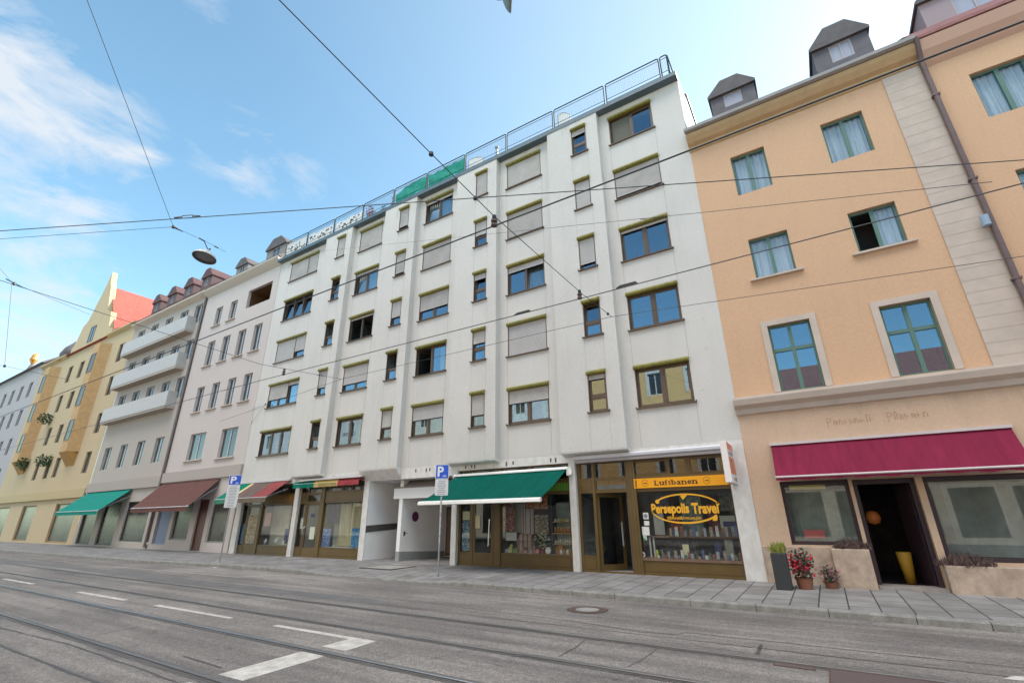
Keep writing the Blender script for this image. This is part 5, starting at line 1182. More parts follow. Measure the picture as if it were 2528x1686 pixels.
for x in (-.9, 3.9):
    m = MB(); m.tube([(x, -.03, 2.95), (x, -.6, 2.62)], .018, 6); m.build('arm', MATS['pale_bar2'], t)
# in front of and inside the peach house shop
t = empty('planter', (-1.2, -1.2, -.02), 'tall dark grey planter box with yellow green plants by the peach house', 'planter')
m = MB(); m.extr([(-1.38, -1.36), (-1.04, -1.36), (-1.04, -1.02), (-1.38, -1.02)], -.02, .78, 'z'); bevel(m.build('box', mat('anthracite', (.028, .031, .035), .5), t), .012)
m = MB(); rnd = random.Random(5)
for i in range(70):
    p = Vector((rnd.uniform(-1.36, -1.06), rnd.uniform(-1.34, -1.04), .77)); d = Vector((rnd.uniform(-.1, .1), rnd.uniform(-.1, .1), rnd.uniform(.12, .3))); e = Vector((.018, .005, 0))
    m.face([p, p+d*.5+e, p+d, p+d*.5-e])
m.build('plants', mat('yellow_green_leaf', (.20, .22, .03), .7, noise=.3, nscale=30), t)
potted('flower_pot', -.78, -.95, -.02, .85, .26, 'big red flowers in a pot beside the tall dark planter', 'plant', mat('bright_red_flower', (.45, .006, .035), .7), n=420)
potted('flower_pot', -.25, -.55, -.02, .5, .2, 'smaller pink flowers in a pot against the stone plinth', 'plant', mat('pink_flower', (.36, .10, .13), .7), n=240)
for x, y, z, r, lab in ((.36, -.2, .84, .24, 'brown heather on the stone ledge left of the open shop door'), (2.4, -.22, .53, .3, 'brown heather on the stone ledge right of the open shop door')):
    t = empty('heather_bush', (x, y, z), lab, 'plant')
    m = MB(); rnd = random.Random(int(x*10))
    for i in range(420):
        a = rnd.uniform(0, 6.28); q = math.sqrt(rnd.random()); p = Vector((x+r*1.7*q*math.cos(a), y+r*.7*q*math.sin(a), z)); h = r*1.1*(1-q*q*.8)*rnd.uniform(.6, 1.1)
        d = Vector((rnd.uniform(-.3, .3)*r, rnd.uniform(-.3, .3)*r, h+.03)); e = Vector((rnd.uniform(-.02, .02), .012, 0)); m.face([p, p+d*.6+e, p+d, p+d*.6-e])
    m.build('twigs', mat('brown_heather', (.13, .085, .075), .8, noise=.5, nscale=20), t)
def figure_item(nm, x, y, prof, m_, lab, cat):
    mb = MB(); mb.lathe(prof, x, y, .05, 14); return tag(mb.build(nm, m_, smooth=True), lab, cat)
figure_item('umbrella_stand', 1.42, .75, [(0, 0), (.10, 0), (.16, .7), (.14, .72), (0, .65)], mat('mustard', (.42, .24, .02), .6), 'mustard yellow stand just inside the open shop door', 'stand')
figure_item('lantern', 1.0, .8, [(0, 1.35), (.13, 1.4), (.17, 1.52), (.12, 1.66), (0, 1.7)], mat('dull_orange', (.40, .12, .02), .6), 'dull orange paper lantern hanging inside the open shop door', 'lantern')
paper(-.62, -.15, 1.08, 1.28, .28, mat('coral_card', (.55, .12, .12), .7), 'coral red card low in the left window of the peach house shop', 'card', nm='display_card')
paper(-.75, .1, 2.30, 2.43, .20, mat('yellow_band', (.45, .36, .08), .7), 'yellow paper strip at the top of the left peach house shop window', 'strip', nm='paper_strip')
m = MB(); curtain(m, -.88, .55, .6, 1.0, 2.3, .06, .4); tag(m.build('window_curtain', mat('grey_green_drape', (.27, .32, .30), .9, noise=.2, nscale=3)), 'grey green drape behind the left peach house shop window', 'curtain')
m = MB(); curtain(m, 2.25, 4.45, .7, .7, 2.35, .06, .5); tag(m.build('window_curtain', mat('grey_drape', (.22, .255, .25), .9, noise=.2, nscale=2)), 'wide grey drape behind the right peach house shop window', 'curtain')
# second peach house
R2 = empty('peach_townhouse', (9, 0, 0), 'second peach house at the right frame edge with pinkish eaves and a large dormer', 'building')
w2 = [(5.9+2.7*i, 7.05+2.7*i, z0, z1) for i in range(3) for z0, z1 in ((11.82, 13.42), (8.6, 10.02), (5.0, 7.0))]
g2 = [(5.8, 8.2, .75, 2.9), (9.0, 10.1, .03, 2.9), (10.8, 13.2, .75, 2.9)]
m = MB(); wall_holes(m, 5.10, 14, 0, 14.8, w2+g2, 0, .3); m.face([(14, 0, 0), (14, 10, 0), (14, 10, 14.8), (14, 0, 14.8)]); m.build('wall', PEACH, R2)
m = MB(); m.extr([(0, 14.2), (-.1, 14.3), (-.3, 14.6), (-.4, 14.95), (0, 15)], 5.12, 14.1); m.build('cornice', mat('pink_cornice', (.52, .33, .25), .8), R2)
m = MB(); m.extr([(-.42, 15.0), (-.40, 15.12), (.5, 16.1), (6, 20.5), (6, 20.3), (0, 14.9)], 5.10, 14.1); m.build('roof', mat('red_brown_roof', (.22, .09, .085), .8, noise=.2, nscale=4), R2)
dormer(R2, 5.75, 8.2, .6, 16.0, 18.2, 3, ROOFD, mat('pale_pink_slate', (.30, .23, .25), .7), MATS['lilac_pane'])
m = MB(); m.extr([(0, 4.45), (-.28, 4.7), (-.28, 4.93), (0, 4.95)], 5.12, 14); m.build('ledge', PALEP, R2)
for q in w2: plain_window(R2, *q, 0, GREENF, CLEAR, curt=CURB, rm=MATS['dark_room'])
m = MB(); m.box(5.25, 8.95, -.02, -.004, 0, .7); m.box(10.15, 13.8, -.02, -.004, 0, .7); m.build('stone_plinth', STONE, R2)
for q in g2:
    m = MB(); m.frame(q[0], q[1], .12, .2, q[2], q[3], .09); sfx = m.build('shopfront', MATS['plum_frame'], R2)
    m = MB(); m.box(q[0]+.09, q[1]-.09, .15, .16, q[2]+.09, q[3]-.09); m.build('pane', mat('dusky_shop_glass', (.06, .06, .065), .08, spec=.6), sfx)

def close_back(b, x0, x1, yr, zr, ze, m_, wm):          # rear slope, rear wall and flanks
    m = MB(); m.face([(x0, yr, zr), (x1, yr, zr), (x1, yr*2, ze), (x0, yr*2, ze)]); m.build('rear_roof', m_, b)
    m = MB(); m.face([(x0, yr*2-.2, 0), (x1, yr*2-.2, 0), (x1, yr*2-.2, ze), (x0, yr*2-.2, ze)])
    for x in (x0, x1): m.face([(x, .3, 0), (x, yr*2-.2, 0), (x, yr*2-.2, ze), (x, yr, zr-.1), (x, .3, ze)])
    m.build('rear_wall', wm, b)
close_back(R1, -1.66, 5.0, 6, 19.9, 14.9, ROOFD, PEACH); close_back(R2, 5.12, 14, 6, 20.5, 14.9, ROOFD, PEACH)
# left: pinkish white house
GREYW = mat('grey_window_frame', (.42, .42, .43), .5); FARGL = mat('far_glass', (.06, .075, .09), .08, spec=.8)
L1 = empty('pinkish_house', (-33, 0, 0), 'pinkish white five storey house directly left of the white block', 'building')
PINKW = facade_mat('pinkish_render', (.53, .475, .45), (.47, .42, .40), 18.5, .4)
ww = [(x, x+.95, z0, z1) for x in (-30.1, -32.0, -34.0, -36.0) for z0, z1 in ((12.05, 13.95), (8.7, 10.5))]+[(-31.45, -29.6, 5.3, 7.1), (-35.4, -33.4, 5.4, 7.15)]+[(-34.0, -33.1, 15.2, 16.7), (-36.0, -35.1, 15.2, 16.7)]
lg = [(-31.8, -28.9, 15.6, 17.0)]
shopL1 = [(-37.4, -35.6, 0.3, 3.2), (-35.2, -33.0, .6, 3.0), (-32.4, -31.2, .03, 2.9), (-30.8, -28.7, .5, 2.9)]
m = MB(); wall_holes(m, -37.9, -28.23, 0, 18.4, ww+lg+shopL1, 0, .25); m.face([(-28.23, 0, 0), (-28.23, 0, 18.4), (-28.23, 10, 18.4), (-28.23, 10, 0)]); m.build('wall', PINKW, L1)
m = MB(); m.extr([(0, 18.0), (-.2, 18.2), (-.4, 18.45), (-.4, 18.6), (0, 18.6)], -37.95, -28.23); m.build('cornice', mat('beige_cornice', (.46, .40, .35), .8), L1)
m = MB(); m.extr([(-.42, 18.6), (6, 23.2), (6, 23), (-.2, 18.5)], -37.9, -28.23); m.build('roof', mat('grey_roof', (.16, .15, .15), .8, noise=.2, nscale=3), L1)
dormer(L1, -31.2, -28.8, .4, 19.3, 21.0, 3, ROOFD, mat('grey_slate_wall', (.2, .19, .19), .8), FARGL)
dormer(L1, -35.2, -33.6, .4, 19.3, 20.7, 3, ROOFD, MATS['grey_slate_wall'], FARGL)
for q in ww: plain_window(L1, *q, 0, GREYW, FARGL if 0 else DARKGL, mull='2', surround=None, sill=PALEP)
m = MB(); room(m, -31.8, -28.9, .2, 2.0, 15.6, 17.0); m.build('loggia', mat('wood_brown_loggia', (.12, .055, .022), .8, noise=.2), L1)
m = MB(); m.box(-37.95, -28.23, -.12, -.001, 4.1, 4.75); m.build('ledge', mat('taupe_band', (.38, .33, .30), .8), L1)
SHOPD = mat('dark_shop_glass', (.05, .046, .045), .25, spec=.25, noise=.5, nscale=1.1)
for i, q in enumerate(shopL1):
    m = MB(); m.frame(q[0], q[1], .10, .16, q[2], q[3], .08); s = m.build('shopfront', mat(('pale_blue_frame', 'grey_frame', 'red_brown_frame', 'grey_frame')[i], ((.22, .27, .38), (.2, .19, .18), (.12, .03, .02), (.2, .19, .18))[i], .5), L1)
    m = MB(); m.box(q[0]+.08, q[1]-.08, .13, .14, q[2]+.08, q[3]-.08); m.build('pane', (mat('blue_grey_blind', (.20, .25, .38), .6), SHOPD, mat('red_brown_door', (.11, .035, .025), .5), SHOPD)[i], s)
m = MB(); m.tube([(-37.95, -.12, 18.3), (-37.95, -.12, .1)], .08, 8); m.build('downpipe', mat('grey_pipe', (.17, .14, .14), .5), L1)
def sloped_awning(x0, x1, zt, yf, zf, m_, lab):
    t = empty('shop_awning', ((x0+x1)/2, 0, zt), lab, 'awning')
    m = MB(); m.face([(x0, -.02, zt), (x1, -.02, zt), (x1, yf, zf), (x0, yf, zf)]); m.face([(x0, yf, zf), (x1, yf, zf), (x1, yf-.01, zf-.25), (x0, yf-.01, zf-.25)]); m.build('fabric', m_, t)
    m = MB(); m.tube([(x0, yf, zf), (x1, yf, zf)], .03, 6); m.build('front_bar', LGREY, t)
    for x in (x0+.2, x1-.2):
        m = MB(); m.tube([(x, -.02, zt-.5), (x, yf, zf)], .025, 5); m.build('arm', LGREY, t)
sloped_awning(-37.7, -30.4, 4.05, -1.5, 2.45, mat('brown_red_cloth', (.125, .06, .052), .85, noise=.1, spec=.08), 'brown red awning over the shops of the pinkish white house')
sloped_awning(-50.3, -42.3, 3.9, -1.7, 2.4, mat('sea_green_cloth', (.015, .20, .16), .85, noise=.1, spec=.08), 'sea green awning on the house with white balconies')
close_back(L1, -37.88, -28.25, 6, 23.1, 18.5, MATS['grey_roof'], PINKW)
# white house with balconies
L2 = empty('balcony_house', (-44, 0, 0), 'grey white house with long white balconies under a dark maroon roof with dormers', 'building')
GREYR = facade_mat('grey_white_render', (.42, .38, .345), (.38, .33, .30), 18.6, .4)
wb = [(x, x+1.3, z, z+1.6) for x in (-49.8, -47.2, -44.6, -42.0, -39.6) for z in (16.2, 13.2, 10.2)]+[(x, x+1.3, 5.6, 7.4) for x in (-49.6, -46.6, -43.6, -40.6)]
sl = [(-50.2, -47.5, .1, 3.0), (-46.5, -43.5, .1, 3.0), (-42.5, -38.8, .4, 3.0)]
m = MB(); wall_holes(m, -50.8, -38.03, 0, 18.5, wb+sl, 0, .25); m.build('wall', GREYR, L2)
m = MB(); m.extr([(0, 18.2), (-.4, 18.5), (-.4, 18.7), (0, 18.7)], -50.85, -38.0); m.build('cornice', PALEP, L2)
m = MB(); m.extr([(-.45, 18.7), (1.8, 21.0), (6, 23), (6, 22.8), (-.2, 18.6)], -50.8, -38.0); m.build('roof', mat('maroon_roof', (.085, .04, .042), .8, noise=.25, nscale=4), L2)
for x in (-49.9, -46.9, -43.9, -40.9): dormer(L2, x, x+1.6, .5, 19.9, 21.6, 3, MATS['maroon_roof'], mat('maroon_wall', (.10, .06, .065), .8), DARKGL)
for q in wb: plain_window(L2, *q, 0, GREYW, DARKGL)
for z in (15.55, 12.55, 9.55):
    m = MB(); m.box(-50.6, -39.0, -.6, -.001, z-.18, z); s = m.build('balcony_slab', mat('beige_slab', (.40, .34, .29), .8), L2)
    m = MB(); m.box(-50.6, -39.0, -.62, -.58, z, z+1.1); m.box(-39.04, -39.0, -.58, -.001, z, z+1.1); m.box(-50.6, -50.56, -.58, -.001, z, z+1.1); m.build('balcony_front', mat('white_balcony', (.45, .43, .42), .6, noise=.04), s)
m = MB(); m.box(-50.8, -38.03, -.15, -.001, 3.9, 4.6); m.build('ledge', mat('taupe_band2', (.36, .31, .28), .8), L2)
for q in sl:
    m = MB(); m.frame(q[0], q[1], .10, .16, q[2], q[3], .1); s = m.build('shopfront', mat('black_frame', (.03, .03, .035), .5), L2)
    m = MB(); m.box(q[0]+.1, q[1]-.1, .13, .14, q[2]+.1, q[3]-.1); m.build('pane', SHOPD, s)
close_back(L2, -50.78, -38.0, 6, 23, 18.6, MATS['maroon_roof'], GREYR)
# yellow gabled house
L3 = empty('gabled_house', (-63, 0, 0), 'yellow ornate house with steep street gable, orange bays and red roof', 'building')
YELW = facade_mat('yellow_render', (.50, .39, .25), (.42, .34, .20), 20, .4); ORW = mat('orange_bay_render', (.48, .30, .14), .85, noise=.1)
wy = [(x, x+1.2, z, z+1.8) for x in (-53.6, -60.8, -63.2, -66.4) for z in (5.6, 9.0, 12.4, 15.6)]+[(-63.4, -62.0, 19.6, 21.4)]
m = MB(); wall_holes(m, -76, -50.83, 0, 19.0, [h for h in wy if h[3] < 19]+[(-75, -70, .1, 3.2), (-66, -62, .1, 3.2), (-57, -52, .1, 3.2)], 0, .3)
gx = [(-67.9, 19.0), (-57.0, 19.0), (-57.0, 19.8), (-58.2, 20.2), (-59.0, 22.2), (-60.2, 22.6), (-61.6, 25.8), (-62.2, 26.6), (-62.7, 28.0), (-63.2, 26.6), (-63.8, 25.4), (-65.4, 22.6), (-66.4, 22.2), (-67.2, 20.2), (-67.9, 19.8)]
m.extr(gx, 0, .5, 'y'); m.build('wall', YELW, L3)
m = MB(); m.face([(-57, .3, 19.2), (-62.4, .3, 26.2), (-62.4, 10, 26.2), (-57, 10, 19.2)]); m.face([(-67.9, .3, 19.2), (-67.9, 10, 19.2), (-62.4, 10, 26.2), (-62.4, .3, 26.2)])
m.extr([(-.3, 18.95), (5.5, 24.6), (11, 19)], -76, -50.83); m.build('roof', mat('bright_red_tiles', (.34, .075, .055), .8, noise=.2, nscale=3), L3)
m = MB(); m.box(-53.4, -52.4, 2.2, 3.2, 20, 23.2); m.build('chimney', mat('grey_chimney', (.2, .19, .19), .8), L3)
m = MB(); m.lathe([(.9, 0), (1.0, .8), (.7, 1.6), (.15, 2.3), (0, 2.6)], -70.0, .6, 18.8, 12); m.build('turret_cap', ROOFD, L3, True)
m = MB(); m.extr([(0, 18.7), (-.35, 18.95), (-.35, 19.1), (0, 19.1)], -57.0, -50.8); m.extr([(0, 18.7), (-.35, 18.95), (-.35, 19.1), (0, 19.1)], -76, -67.9); m.build('cornice', mat('ochre_cornice2', (.44, .34, .18), .8), L3)
for x in (-58.0, -71.6):
    m = MB(); a, b = x, x+2.4
    m.extr([(a, 0), (a+.45, -.8), (b-.45, -.8), (b, 0)], 7.6, 17.9, 'z'); ba = m.build('oriel', ORW, L3)
    m = MB(); m.extr([(-.8, 7.6), (0, 7.6), (0, 6.4), (-.3, 6.9)], a+.2, b-.2); m.build('corbel', mat('dark_orange_stone', (.42, .23, .07), .8), ba)
    for z in (8.6, 11.8, 15.0):
        m = MB(); m.frame(a+.6, b-.6, -.84, -.79, z, z+1.9, .1); wf = m.build('oriel_window', mat('umber_frame', (.13, .09, .05), .5), ba)
        if 0: pass
    m = MB()
    for z in (8.6, 11.8, 15.0): m.box(a+.65, b-.65, -.815, -.805, z+.05, z+1.85)
    m.build('pane', mat('umber_glass', (.07, .055, .045), .3, spec=.15), ba)
for q in wy:
    if q[3] < 19: plain_window(L3, *q, 0, MATS['umber_frame'], DARKGL)
    else: plain_window(L3, *q, -.06, MATS['umber_frame'], DARKGL, rec=.02)
for q in ((-75, -70), (-66, -62), (-57, -52)):
    m = MB(); m.frame(q[0], q[1], .12, .2, .1, 3.2, .12); s = m.build('shopfront', mat('timber_frame', (.25, .15, .06), .6), L3)
    m = MB(); m.box(q[0]+.12, q[1]-.12, .15, .16, .22, 3.08); m.build('pane', SHOPD, s)
m = MB(); m.box(-76, -50.83, -.2, -.001, 3.6, 4.3); m.build('ledge', MATS['ochre_cornice2'], L3)
for x, z, lab in ((-66.6, 11.3, 'green plant box on the upper wall of the yellow gabled house'), (-69.0, 6.9, 'dark green climbing plant low on the yellow gabled house'), (-62.5, 6.8, 'green plants over the arched ornament of the yellow gabled house')):
    potted('window_plant', x, -.35, z-.5, 1.5, .7, lab, 'plant', pot=False, leaf=mat('wall_leaves', (.05, .09, .04), .8, noise=.3, nscale=6), n=160)
# lilac grey house further left
L4 = empty('lilac_house', (-86, 0, 0), 'pale lilac grey house at the far left behind the yellow gabled one', 'building')
LILW = facade_mat('lilac_render', (.40, .37, .375), (.36, .33, .35), 20, .4)
wl = [(x, x+1.3, z, z+1.9) for x in (-79.5, -83, -86.5, -90, -93.5) for z in (5.6, 9, 12.4, 15.8)]
m = MB(); wall_holes(m, -97, -76.02, 0, 19.8, wl, 0, .3); m.build('wall', LILW, L4)
m = MB(); m.extr([(-.4, 19.7), (5, 24), (10, 19.7)], -97, -76.02); m.build('roof', MATS['grey_roof'], L4)
for q in wl: plain_window(L4, *q, 0, GREYW, DARKGL)
m = MB(); m.box(-97, -76.02, -.2, -.001, 3.8, 4.4); m.build('ledge', PALEP, L4)
m = MB(); m.box(-95, -78, -.02, -.001, .2, 3.2); m.build('shopfront', SHOPD, L4)
L5 = empty('far_house', (-120, 0, 0), 'farthest grey house at the left frame edge closing the street row', 'building')
wl = [(x, x+1.4, z, z+1.9) for x in (-101, -106, -111, -116, -121, -126, -131, -136) for z in (5.6, 9, 12.4, 15.8)]
m = MB(); wall_holes(m, -150, -97.02, 0, 19.5, wl, 0, .3); m.build('wall', mat('dull_grey_render', (.40, .38, .38), .9, noise=.1), L5)
m = MB(); m.extr([(-.4, 19.4), (5, 23), (10, 19.4)], -150, -97.02); m.build('roof', MATS['grey_roof'], L5)
for q in wl: plain_window(L5, *q, 0, GREYW, DARKGL)
t = empty('church_spire', (-134, 9.8, 0), 'far church spire tipped with a gilded leaf shaped finial', 'spire')
m = MB(); m.box(-136.5, -131.5, 7.3, 12.3, 0, 24); m.build('tower', mat('tower_stone', (.4, .35, .28), .9), t)
m = MB(); m.lathe([(3, 24), (.25, 32.6), (0, 32.8)], -134, 9.8, 0, 8); m.build('cone', MATS['grey_roof'], t)
GOLD = mat('gilded_metal', (.55, .26, .06), .45, metal=.3, noise=.4, nscale=4)
m = MB(); m.lathe([(0, 32.4), (.35, 32.8), (.7, 33.6), (.45, 34.6), (0, 35.3)], -134, 9.8, 0, 10); m.build('finial', GOLD, t)

# ------------------------------------------------------------------ opposite side of the street (mirrored in the glass)
OCH = facade_mat('ochre_render', (.74, .46, .20), (.6, .37, .17), 16, .3)
def opposite(x0, x1, h, wallm, lab, shopm=None, dark=False):
    b = empty('opposite_house', ((x0+x1)/2, -24.2, 0), lab, 'building')
    n = int((x1-x0)/2.9); st = (x1-x0)/n
    hs = [(-x0-(i+.5)*st-.6, -x0-(i+.5)*st+.6, z, z+1.9) for i in range(n) for z in (4.9, 8.3, 11.5, 14.5) if z+2.2 < h]
    mw = MB(); wall_holes(mw, -x1, -x0, 0, h, hs, 0, .25); T = Matrix.Translation((0, -24.2, 0)) @ Matrix.Rotation(math.pi, 4, 'Z')
    def flip(mb): mb.v = [tuple(T @ Vector(v)) for v in mb.v]; return mb
    flip(mw).build('wall', wallm, b)
    m = MB(); m.extr([(-.4, h-.2), (-.4, h), (5, h+3.2), (8, h)], -x1, -x0); flip(m).build('roof', ROOFB, b)
    for q in hs:
        m = MB(); m.frame(q[0], q[1], .1, .17, q[2], q[3], .07); m.box((q[0]+q[1])/2-.04, (q[0]+q[1])/2+.04, .1, .17, q[2]+.07, q[3]-.07); w = flip(m).build('window', TRIMW, b)
        m = MB(); m.box(q[0]-.2, q[0], -.04, .01, q[2]-.1, q[3]+.2); m.box(q[1], q[1]+.2, -.04, .01, q[2]-.1, q[3]+.2); m.box(q[0], q[1], -.05, .01, q[3], q[3]+.25); flip(m).build('surround', TRIMW, w)
        m = MB(); m.box(q[0]+.07, q[1]-.07, .13, .14, q[2]+.07, q[3]-.07); flip(m).build('pane', DARKGL, w)
    m = MB(); m.box(-x1, -x0, -.15, -.001, 3.7, 4.3); flip(m).build('ledge', TRIMW, b)
    if dark:
        m = MB(); m.box(-x1, -x0, -.02, -.001, 0, 3.7); flip(m).build('stone_base', mat('dark_stone_base', (.085, .08, .078), .8, noise=.3, nscale=2), b)
    m = MB()
    for i in range(n):
        cx = -x0-(i+.5)*st; m.box(cx-1.05, cx+1.05, -.03, -.002, .4, 3.2)
    flip(m).build('shopfront', shopm or SHOPD, b)
    return b
opposite(-75, -48, 15.5, mat('grey_stucco', (.5, .48, .46), .9, noise=.1), 'grey stucco house across the street, far to the left of the viewer', mat('cream_blinds', (.55, .53, .46), .7, noise=.1))
opposite(-48, -26, 16.4, mat('cream_stucco', (.60, .55, .45), .9, noise=.1), 'cream house across the street mirrored in the leftmost windows')
opposite(-26, -18.5, 15.6, mat('white_stucco', (.66, .65, .62), .9, noise=.1), 'white house across the street mirrored in the middle shop windows', None, True)
opposite(-18.5, -5.5, 16.0, OCH, 'ochre house with white window surrounds mirrored in the largest right hand window', None, True)
opposite(-5.5, 12, 10.2, mat('sand_stucco', (.55, .48, .4), .9, noise=.1), 'low sand coloured house across the street mirrored in the peach house windows')
opposite(12, 34, 15, mat('rose_stucco', (.5, .36, .32), .9, noise=.1), 'rose coloured house across the street behind the viewer to the right')

# ------------------------------------------------------------------ tram wires and street lamps
WIRE = mat('dark_cable', (.022, .026, .032), .5)
INS = mat('brown_insulator', (.09, .055, .05), .4)
def wire(nm, pts, r, lab, cat='wire', group=None, sag=0.0):
    t = empty(nm, pts[0], lab, cat, group)
    m = MB()
    P = []
    for a, b in zip(pts, pts[1:]):
        a, b = Vector(a), Vector(b); n = 10 if sag else 1
        for i in range(n): u = i/n; P.append(a.lerp(b, u)-Vector((0, 0, sag*4*u*(1-u))))
    P.append(Vector(pts[-1])); m.tube(P, r, 5); m.build('cable', WIRE, t); return t
def turnbuckle(t, p, d, L, w, r=.006):
    p, d = Vector(p), Vector(d).normalized(); s = d.cross(Vector((0, 0, 1))).cross(d).normalized()*w
    m = MB(); a, b = p-d*L/2, p+d*L/2
    m.tube([a+s*.5, a+s, b+s, b+s*.5, b-s*.5, b-s, a-s, a-s*.5, a+s*.5], r, 5)
    for e, sg in ((a, -1), (b, 1)):
        f = e+d*sg*L*.32; m.tube([e+s*.2, e+s*.5+d*sg*L*.05, f+s*.5, f-s*.5, e-s*.5+d*sg*L*.05, e-s*.2], r, 5); m.tube([f, f+d*sg*L*.4], r*1.6, 5)
    m.build('turnbuckle', WIRE, t)
def insulator(t, p, drop):
    p = Vector(p); m = MB(); m.lathe([(0, 0), (.012, 0), (.012, -.03), (.045, -.05), (.045, -.08), (.015, -.1), (.045, -.12), (.045, -.15), (.012, -.17), (.012, -drop), (0, -drop)], p.x, p.y, p.z, 10); m.build('insulator', INS, t)
    m = MB(); m.lathe([(0, .04), (.03, .02), (.03, -.02), (0, -.03)], p.x, p.y, p.z, 8); m.build('clamp', WIRE, t)
cw1 = wire('contact_wire', [(-150, -10.85, 5.36), (40, -10.85, 5.41)], .0105, 'thicker upper tram contact wire crossing in front of the top floors', group='tram contact wires')
cw2 = wire('contact_wire', [(-150, -8.05, 5.52), (-13.4, -8.05, 5.50), (-3.06, -8.05, 5.42), (40, -8.05, 5.30)], .0095, 'lower tram contact wire crossing in front of the middle floors', group='tram contact wires')
for x in (-4.35, -2.2):
    m = MB(); m.extr([(x-.2, 5.435), (x-.12, 5.475), (x+.16, 5.475), (x+.2, 5.435)], -8.06, -8.04, 'y'); m.build('wire_clip', WIRE, cw2)
t = wire('span_wire', [(-3.1, -24.2, 7.2), (-3.1, -14.13, 5.77), (-3.1, -12.18, 5.62), (-3.1, -10.89, 5.54), (-3.1, -7.95, 5.575), (-3.1, -6.35, 5.68)], .006, 'span wire running down from the upper edge to the right hand insulators')
insulator(t, (-3.1, -10.87, 5.53), .14); insulator(t, (-3.1, -8.05, 5.575), .17)
for p in ((-3.1, -12.18, 5.62), (-3.1, -11.31, 5.56), (-3.1, -6.6, 5.66)):
    m = MB(); m.lathe([(0, .035), (.025, .02), (.03, -.02), (0, -.035)], *p, 8); m.build('clamp', WIRE, t)
t = wire('pull_off_wire', [(-18.5, -6.5, 5.1), (-11.73, -6.5, 5.65), (-3.05, -6.5, 5.62), (5, -6.5, 4.9)], .0055, 'thin pull off wire below the lower contact wire, meeting both span wires')
t = wire('span_wire', [(-12.26, -24.2, 6.4), (-12.26, -8.75, 5.61), (-12.26, -6.1, 5.83), (-12.26, -6.08, 5.83)], .0055, 'short span wire with one insulator in front of the lower left windows')
insulator(t, (-12.26, -8.05, 5.64), .14); turnbuckle(t, (-12.26, -6.9, 5.76), (0, 1, .08), .12, .02, .004)
d = Vector((8.58, 4.33, 0)).normalized()
t = wire('stay_wire', [tuple(Vector((-3.1, -11.31, 5.56))-d*26), (-3.1, -11.31, 5.56), tuple(Vector((-3.1, -11.31, 5.56))+d*22)], .0062, 'long stay wire with a chain turnbuckle against the sky')
turnbuckle(t, (-6.69, -13.15, 5.56), d, .16, .022)
t = wire('stay_wire', [(-26.5, -.02, 18.32), (-.82, -8.72, 6.0), (2, -9.7, 4.65)], .004, 'thinnest stay wire sloping across the third floor windows')
turnbuckle(t, (-1.45, -8.97, 6.0), (6.15, 2.63, 0), .12, .012, .003)
t = wire('span_wire', [(-66, -24.2, 41.0), (-66, -6.59, 24.7), (-66, .1, 23.6)], .016, 'upper support wire with a vertical dropper at the far left of the sky')
m = MB(); m.tube([(-66, -6.59, 24.7), (-66, -4.83, 16.2)], .014, 5); m.build('dropper', WIRE, t)
m = MB(); m.lathe([(0, .2), (.12, .1), (.14, -.12), (0, -.24)], -66, -6.4, 24.66, 8); m.tube([(-66, -7.1, 24.9), (-66, -5.7, 24.5)], .06, 6); m.build('clamp', WIRE, t)
t = wire('span_wire', [(-66, -24.2, 16.9), (-66, -4.83, 16.2), (-66, .1, 16.0)], .016, 'lower span wire at the far left, tied to the dropper')
m = MB(); m.lathe([(0, .16), (.1, .08), (.1, -.1), (0, -.16)], -66, -4.83, 16.2, 8); m.build('clamp', WIRE, t)
t = wire('wall_stay', [(-28.35, -.05, 8.0), (-26.9, -.12, 8.12), (-28.25, -.02, 7.1)], .007, 'small wire stay hooked to the lower left corner of the white facade')
m = MB(); m.lathe([(0, .05), (.04, .02), (.04, -.03), (0, -.05)], -26.9, -.11, 8.12, 8); m.build('wall_hook', WIRE, t)
def pendant_lamp(p, hook, rad, tilt, lab, shade=None, Tm=None):
    t = empty('street_lamp', p, lab, 'street lamp'); p = Vector(p); h = Vector(hook)
    Tm = Tm or Matrix.Rotation(tilt, 3, 'Y') @ Matrix.Rotation(R(-9), 3, 'X')
    m = MB(); m.lathe([(rad, -.02), (rad*1.0, .0), (rad*.93, .045*rad/.3), (rad*.74, .105*rad/.3), (rad*.42, .165*rad/.3), (rad*.2, .19*rad/.3), (rad*.18, .25*rad/.3), (0, .25*rad/.3)], *p, 28, Tm); m.build('lamp_shade', shade or mat('pale_grey_enamel', (.50, .51, .50), .4, noise=.1, nscale=9), t, True)
    m = MB(); m.lathe([(rad*.98, -.018), (rad*.80, .03), (rad*.77, .03)], *p, 28, Tm); m.build('rim', mat('dark_lamp_rim', (.06, .055, .07), .4), t, True)
    m = MB(); m.lathe([(rad*.78, .028), (rad*.5, .008), (0, .0)], *p, 28, Tm); m.build('diffuser', mat('grey_lamp_glass', (.16, .18, .19), .25), t, True)
    top = p+Tm @ Vector((0, 0, .25*rad/.3)); m = MB(); m.tube([top, top+Vector((0, 0, .03)), h], .012, 5); m.tube([top+Vector((-.09, 0, .02)), top+Vector((.09, .02, .03))], .02, 5); m.build('hanger', WIRE, t)
    return t
lp, hk = (-13.22, -10.34, 8.47), (-13.22, -10.45, 8.94)
pendant_lamp(lp, hk, .30, R(-3), 'round grey pendant street lamp hanging from a wire against the blue sky')
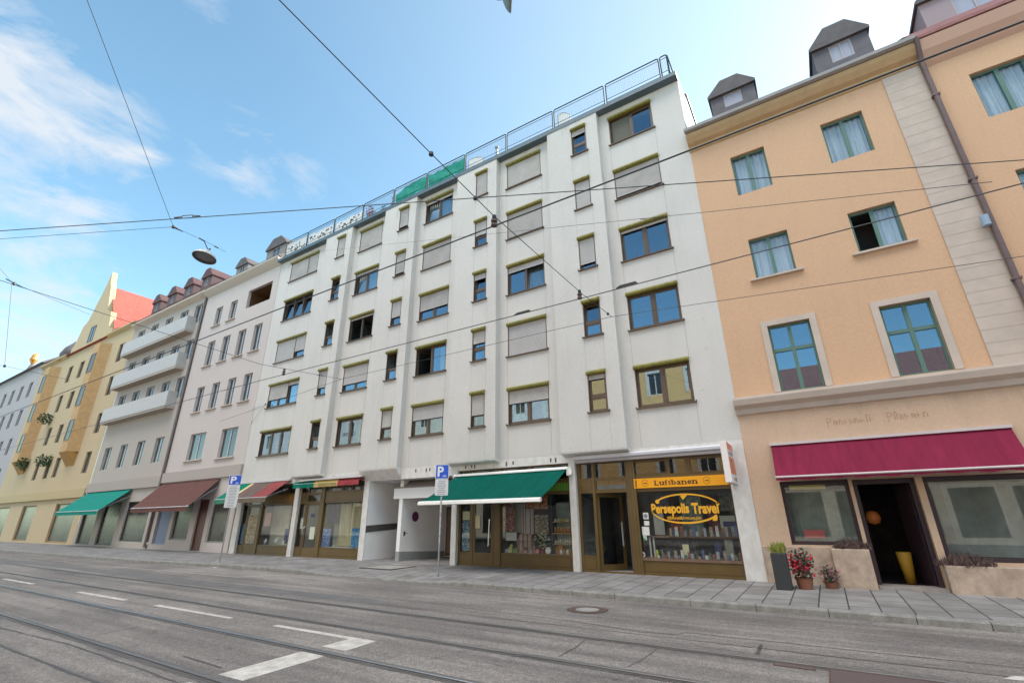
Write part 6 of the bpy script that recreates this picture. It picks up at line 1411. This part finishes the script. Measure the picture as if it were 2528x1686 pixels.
t = wire('lamp_wire', [(-4.0, -20.4, 13.9), (-10.1, -14.56, 11.01), (-13.79, -11.05, 9.27), (-13.22, -10.50, 8.97), (-30.47, -.02, 18.29)][:3], .006, 'steep wire from the upper left edge down to the lamp junction')
t = wire('lamp_wire', [(-13.79, -11.05, 9.27), (-17.24, -13.6, 8.71), (-30, -23.03, 6.6)], .006, 'wire running left out of the picture from the lamp junction')
m = MB(); m.lathe([(0, .06), (.035, .03), (.045, -.03), (0, -.06)], -13.79, -11.05, 9.27, 8); m.tube([(-13.79, -11.05, 9.27), (-13.62, -10.86, 9.16)], [.035, .012], 6); m.build('clamp', WIRE, t)
t = wire('lamp_wire', [(-13.79, -11.05, 9.27), (-13.22, -10.46, 8.95), (-12.72, -10.06, 8.62), (-28.3, -.4, 13.6)][:3], .005, 'thin wire carrying the round pendant lamp')
m = MB(); m.tube([(-13.3, -10.55, 9.0), (-13.2, -10.44, 8.93)], .02, 5); m.tube([(-12.98, -10.26, 8.79), (-12.9, -10.2, 8.74)], .02, 5); m.build('clamp', WIRE, t)
t = wire('lamp_wire', [(-12.72, -10.06, 8.62), (-6, 0, 4.6)][:1]+[(-12.0, -9.4, 8.15)], .004, 'short loose end of the lamp wire') if False else None
# second lamp, cut by the upper edge of the picture: a cone shaped floodlight turned sideways
axis = Vector((-.80, -.60, .08)).normalized()
Tm2 = axis.to_track_quat('Z', 'Y').to_matrix()
lc = Vector((-3.74, -9.30, 12.68)) 
t = pendant_lamp(tuple(lc), tuple(lc+Vector((-.2, -.1, .9))), .33, 0, 'grey blue cone shaped lamp cut off by the upper picture edge', mat('slate_enamel', (.16, .24, .28), .4), Tm2)
m = MB(); q = lc+axis*.30; m.lathe([(0, -.12), (.10, -.12), (.12, .0), (.09, .16), (0, .16)], q.x, q.y, q.z, 10, Tm2); m.build('ballast_box', mat('maroon_box', (.10, .035, .045), .5), t)
t = wire('lamp_wire', [(-4.2, -24.2, 14.2), tuple(lc+Vector((-.2, -.1, .9)))], .005, 'wire above the picture edge that carries the cut off lamp')
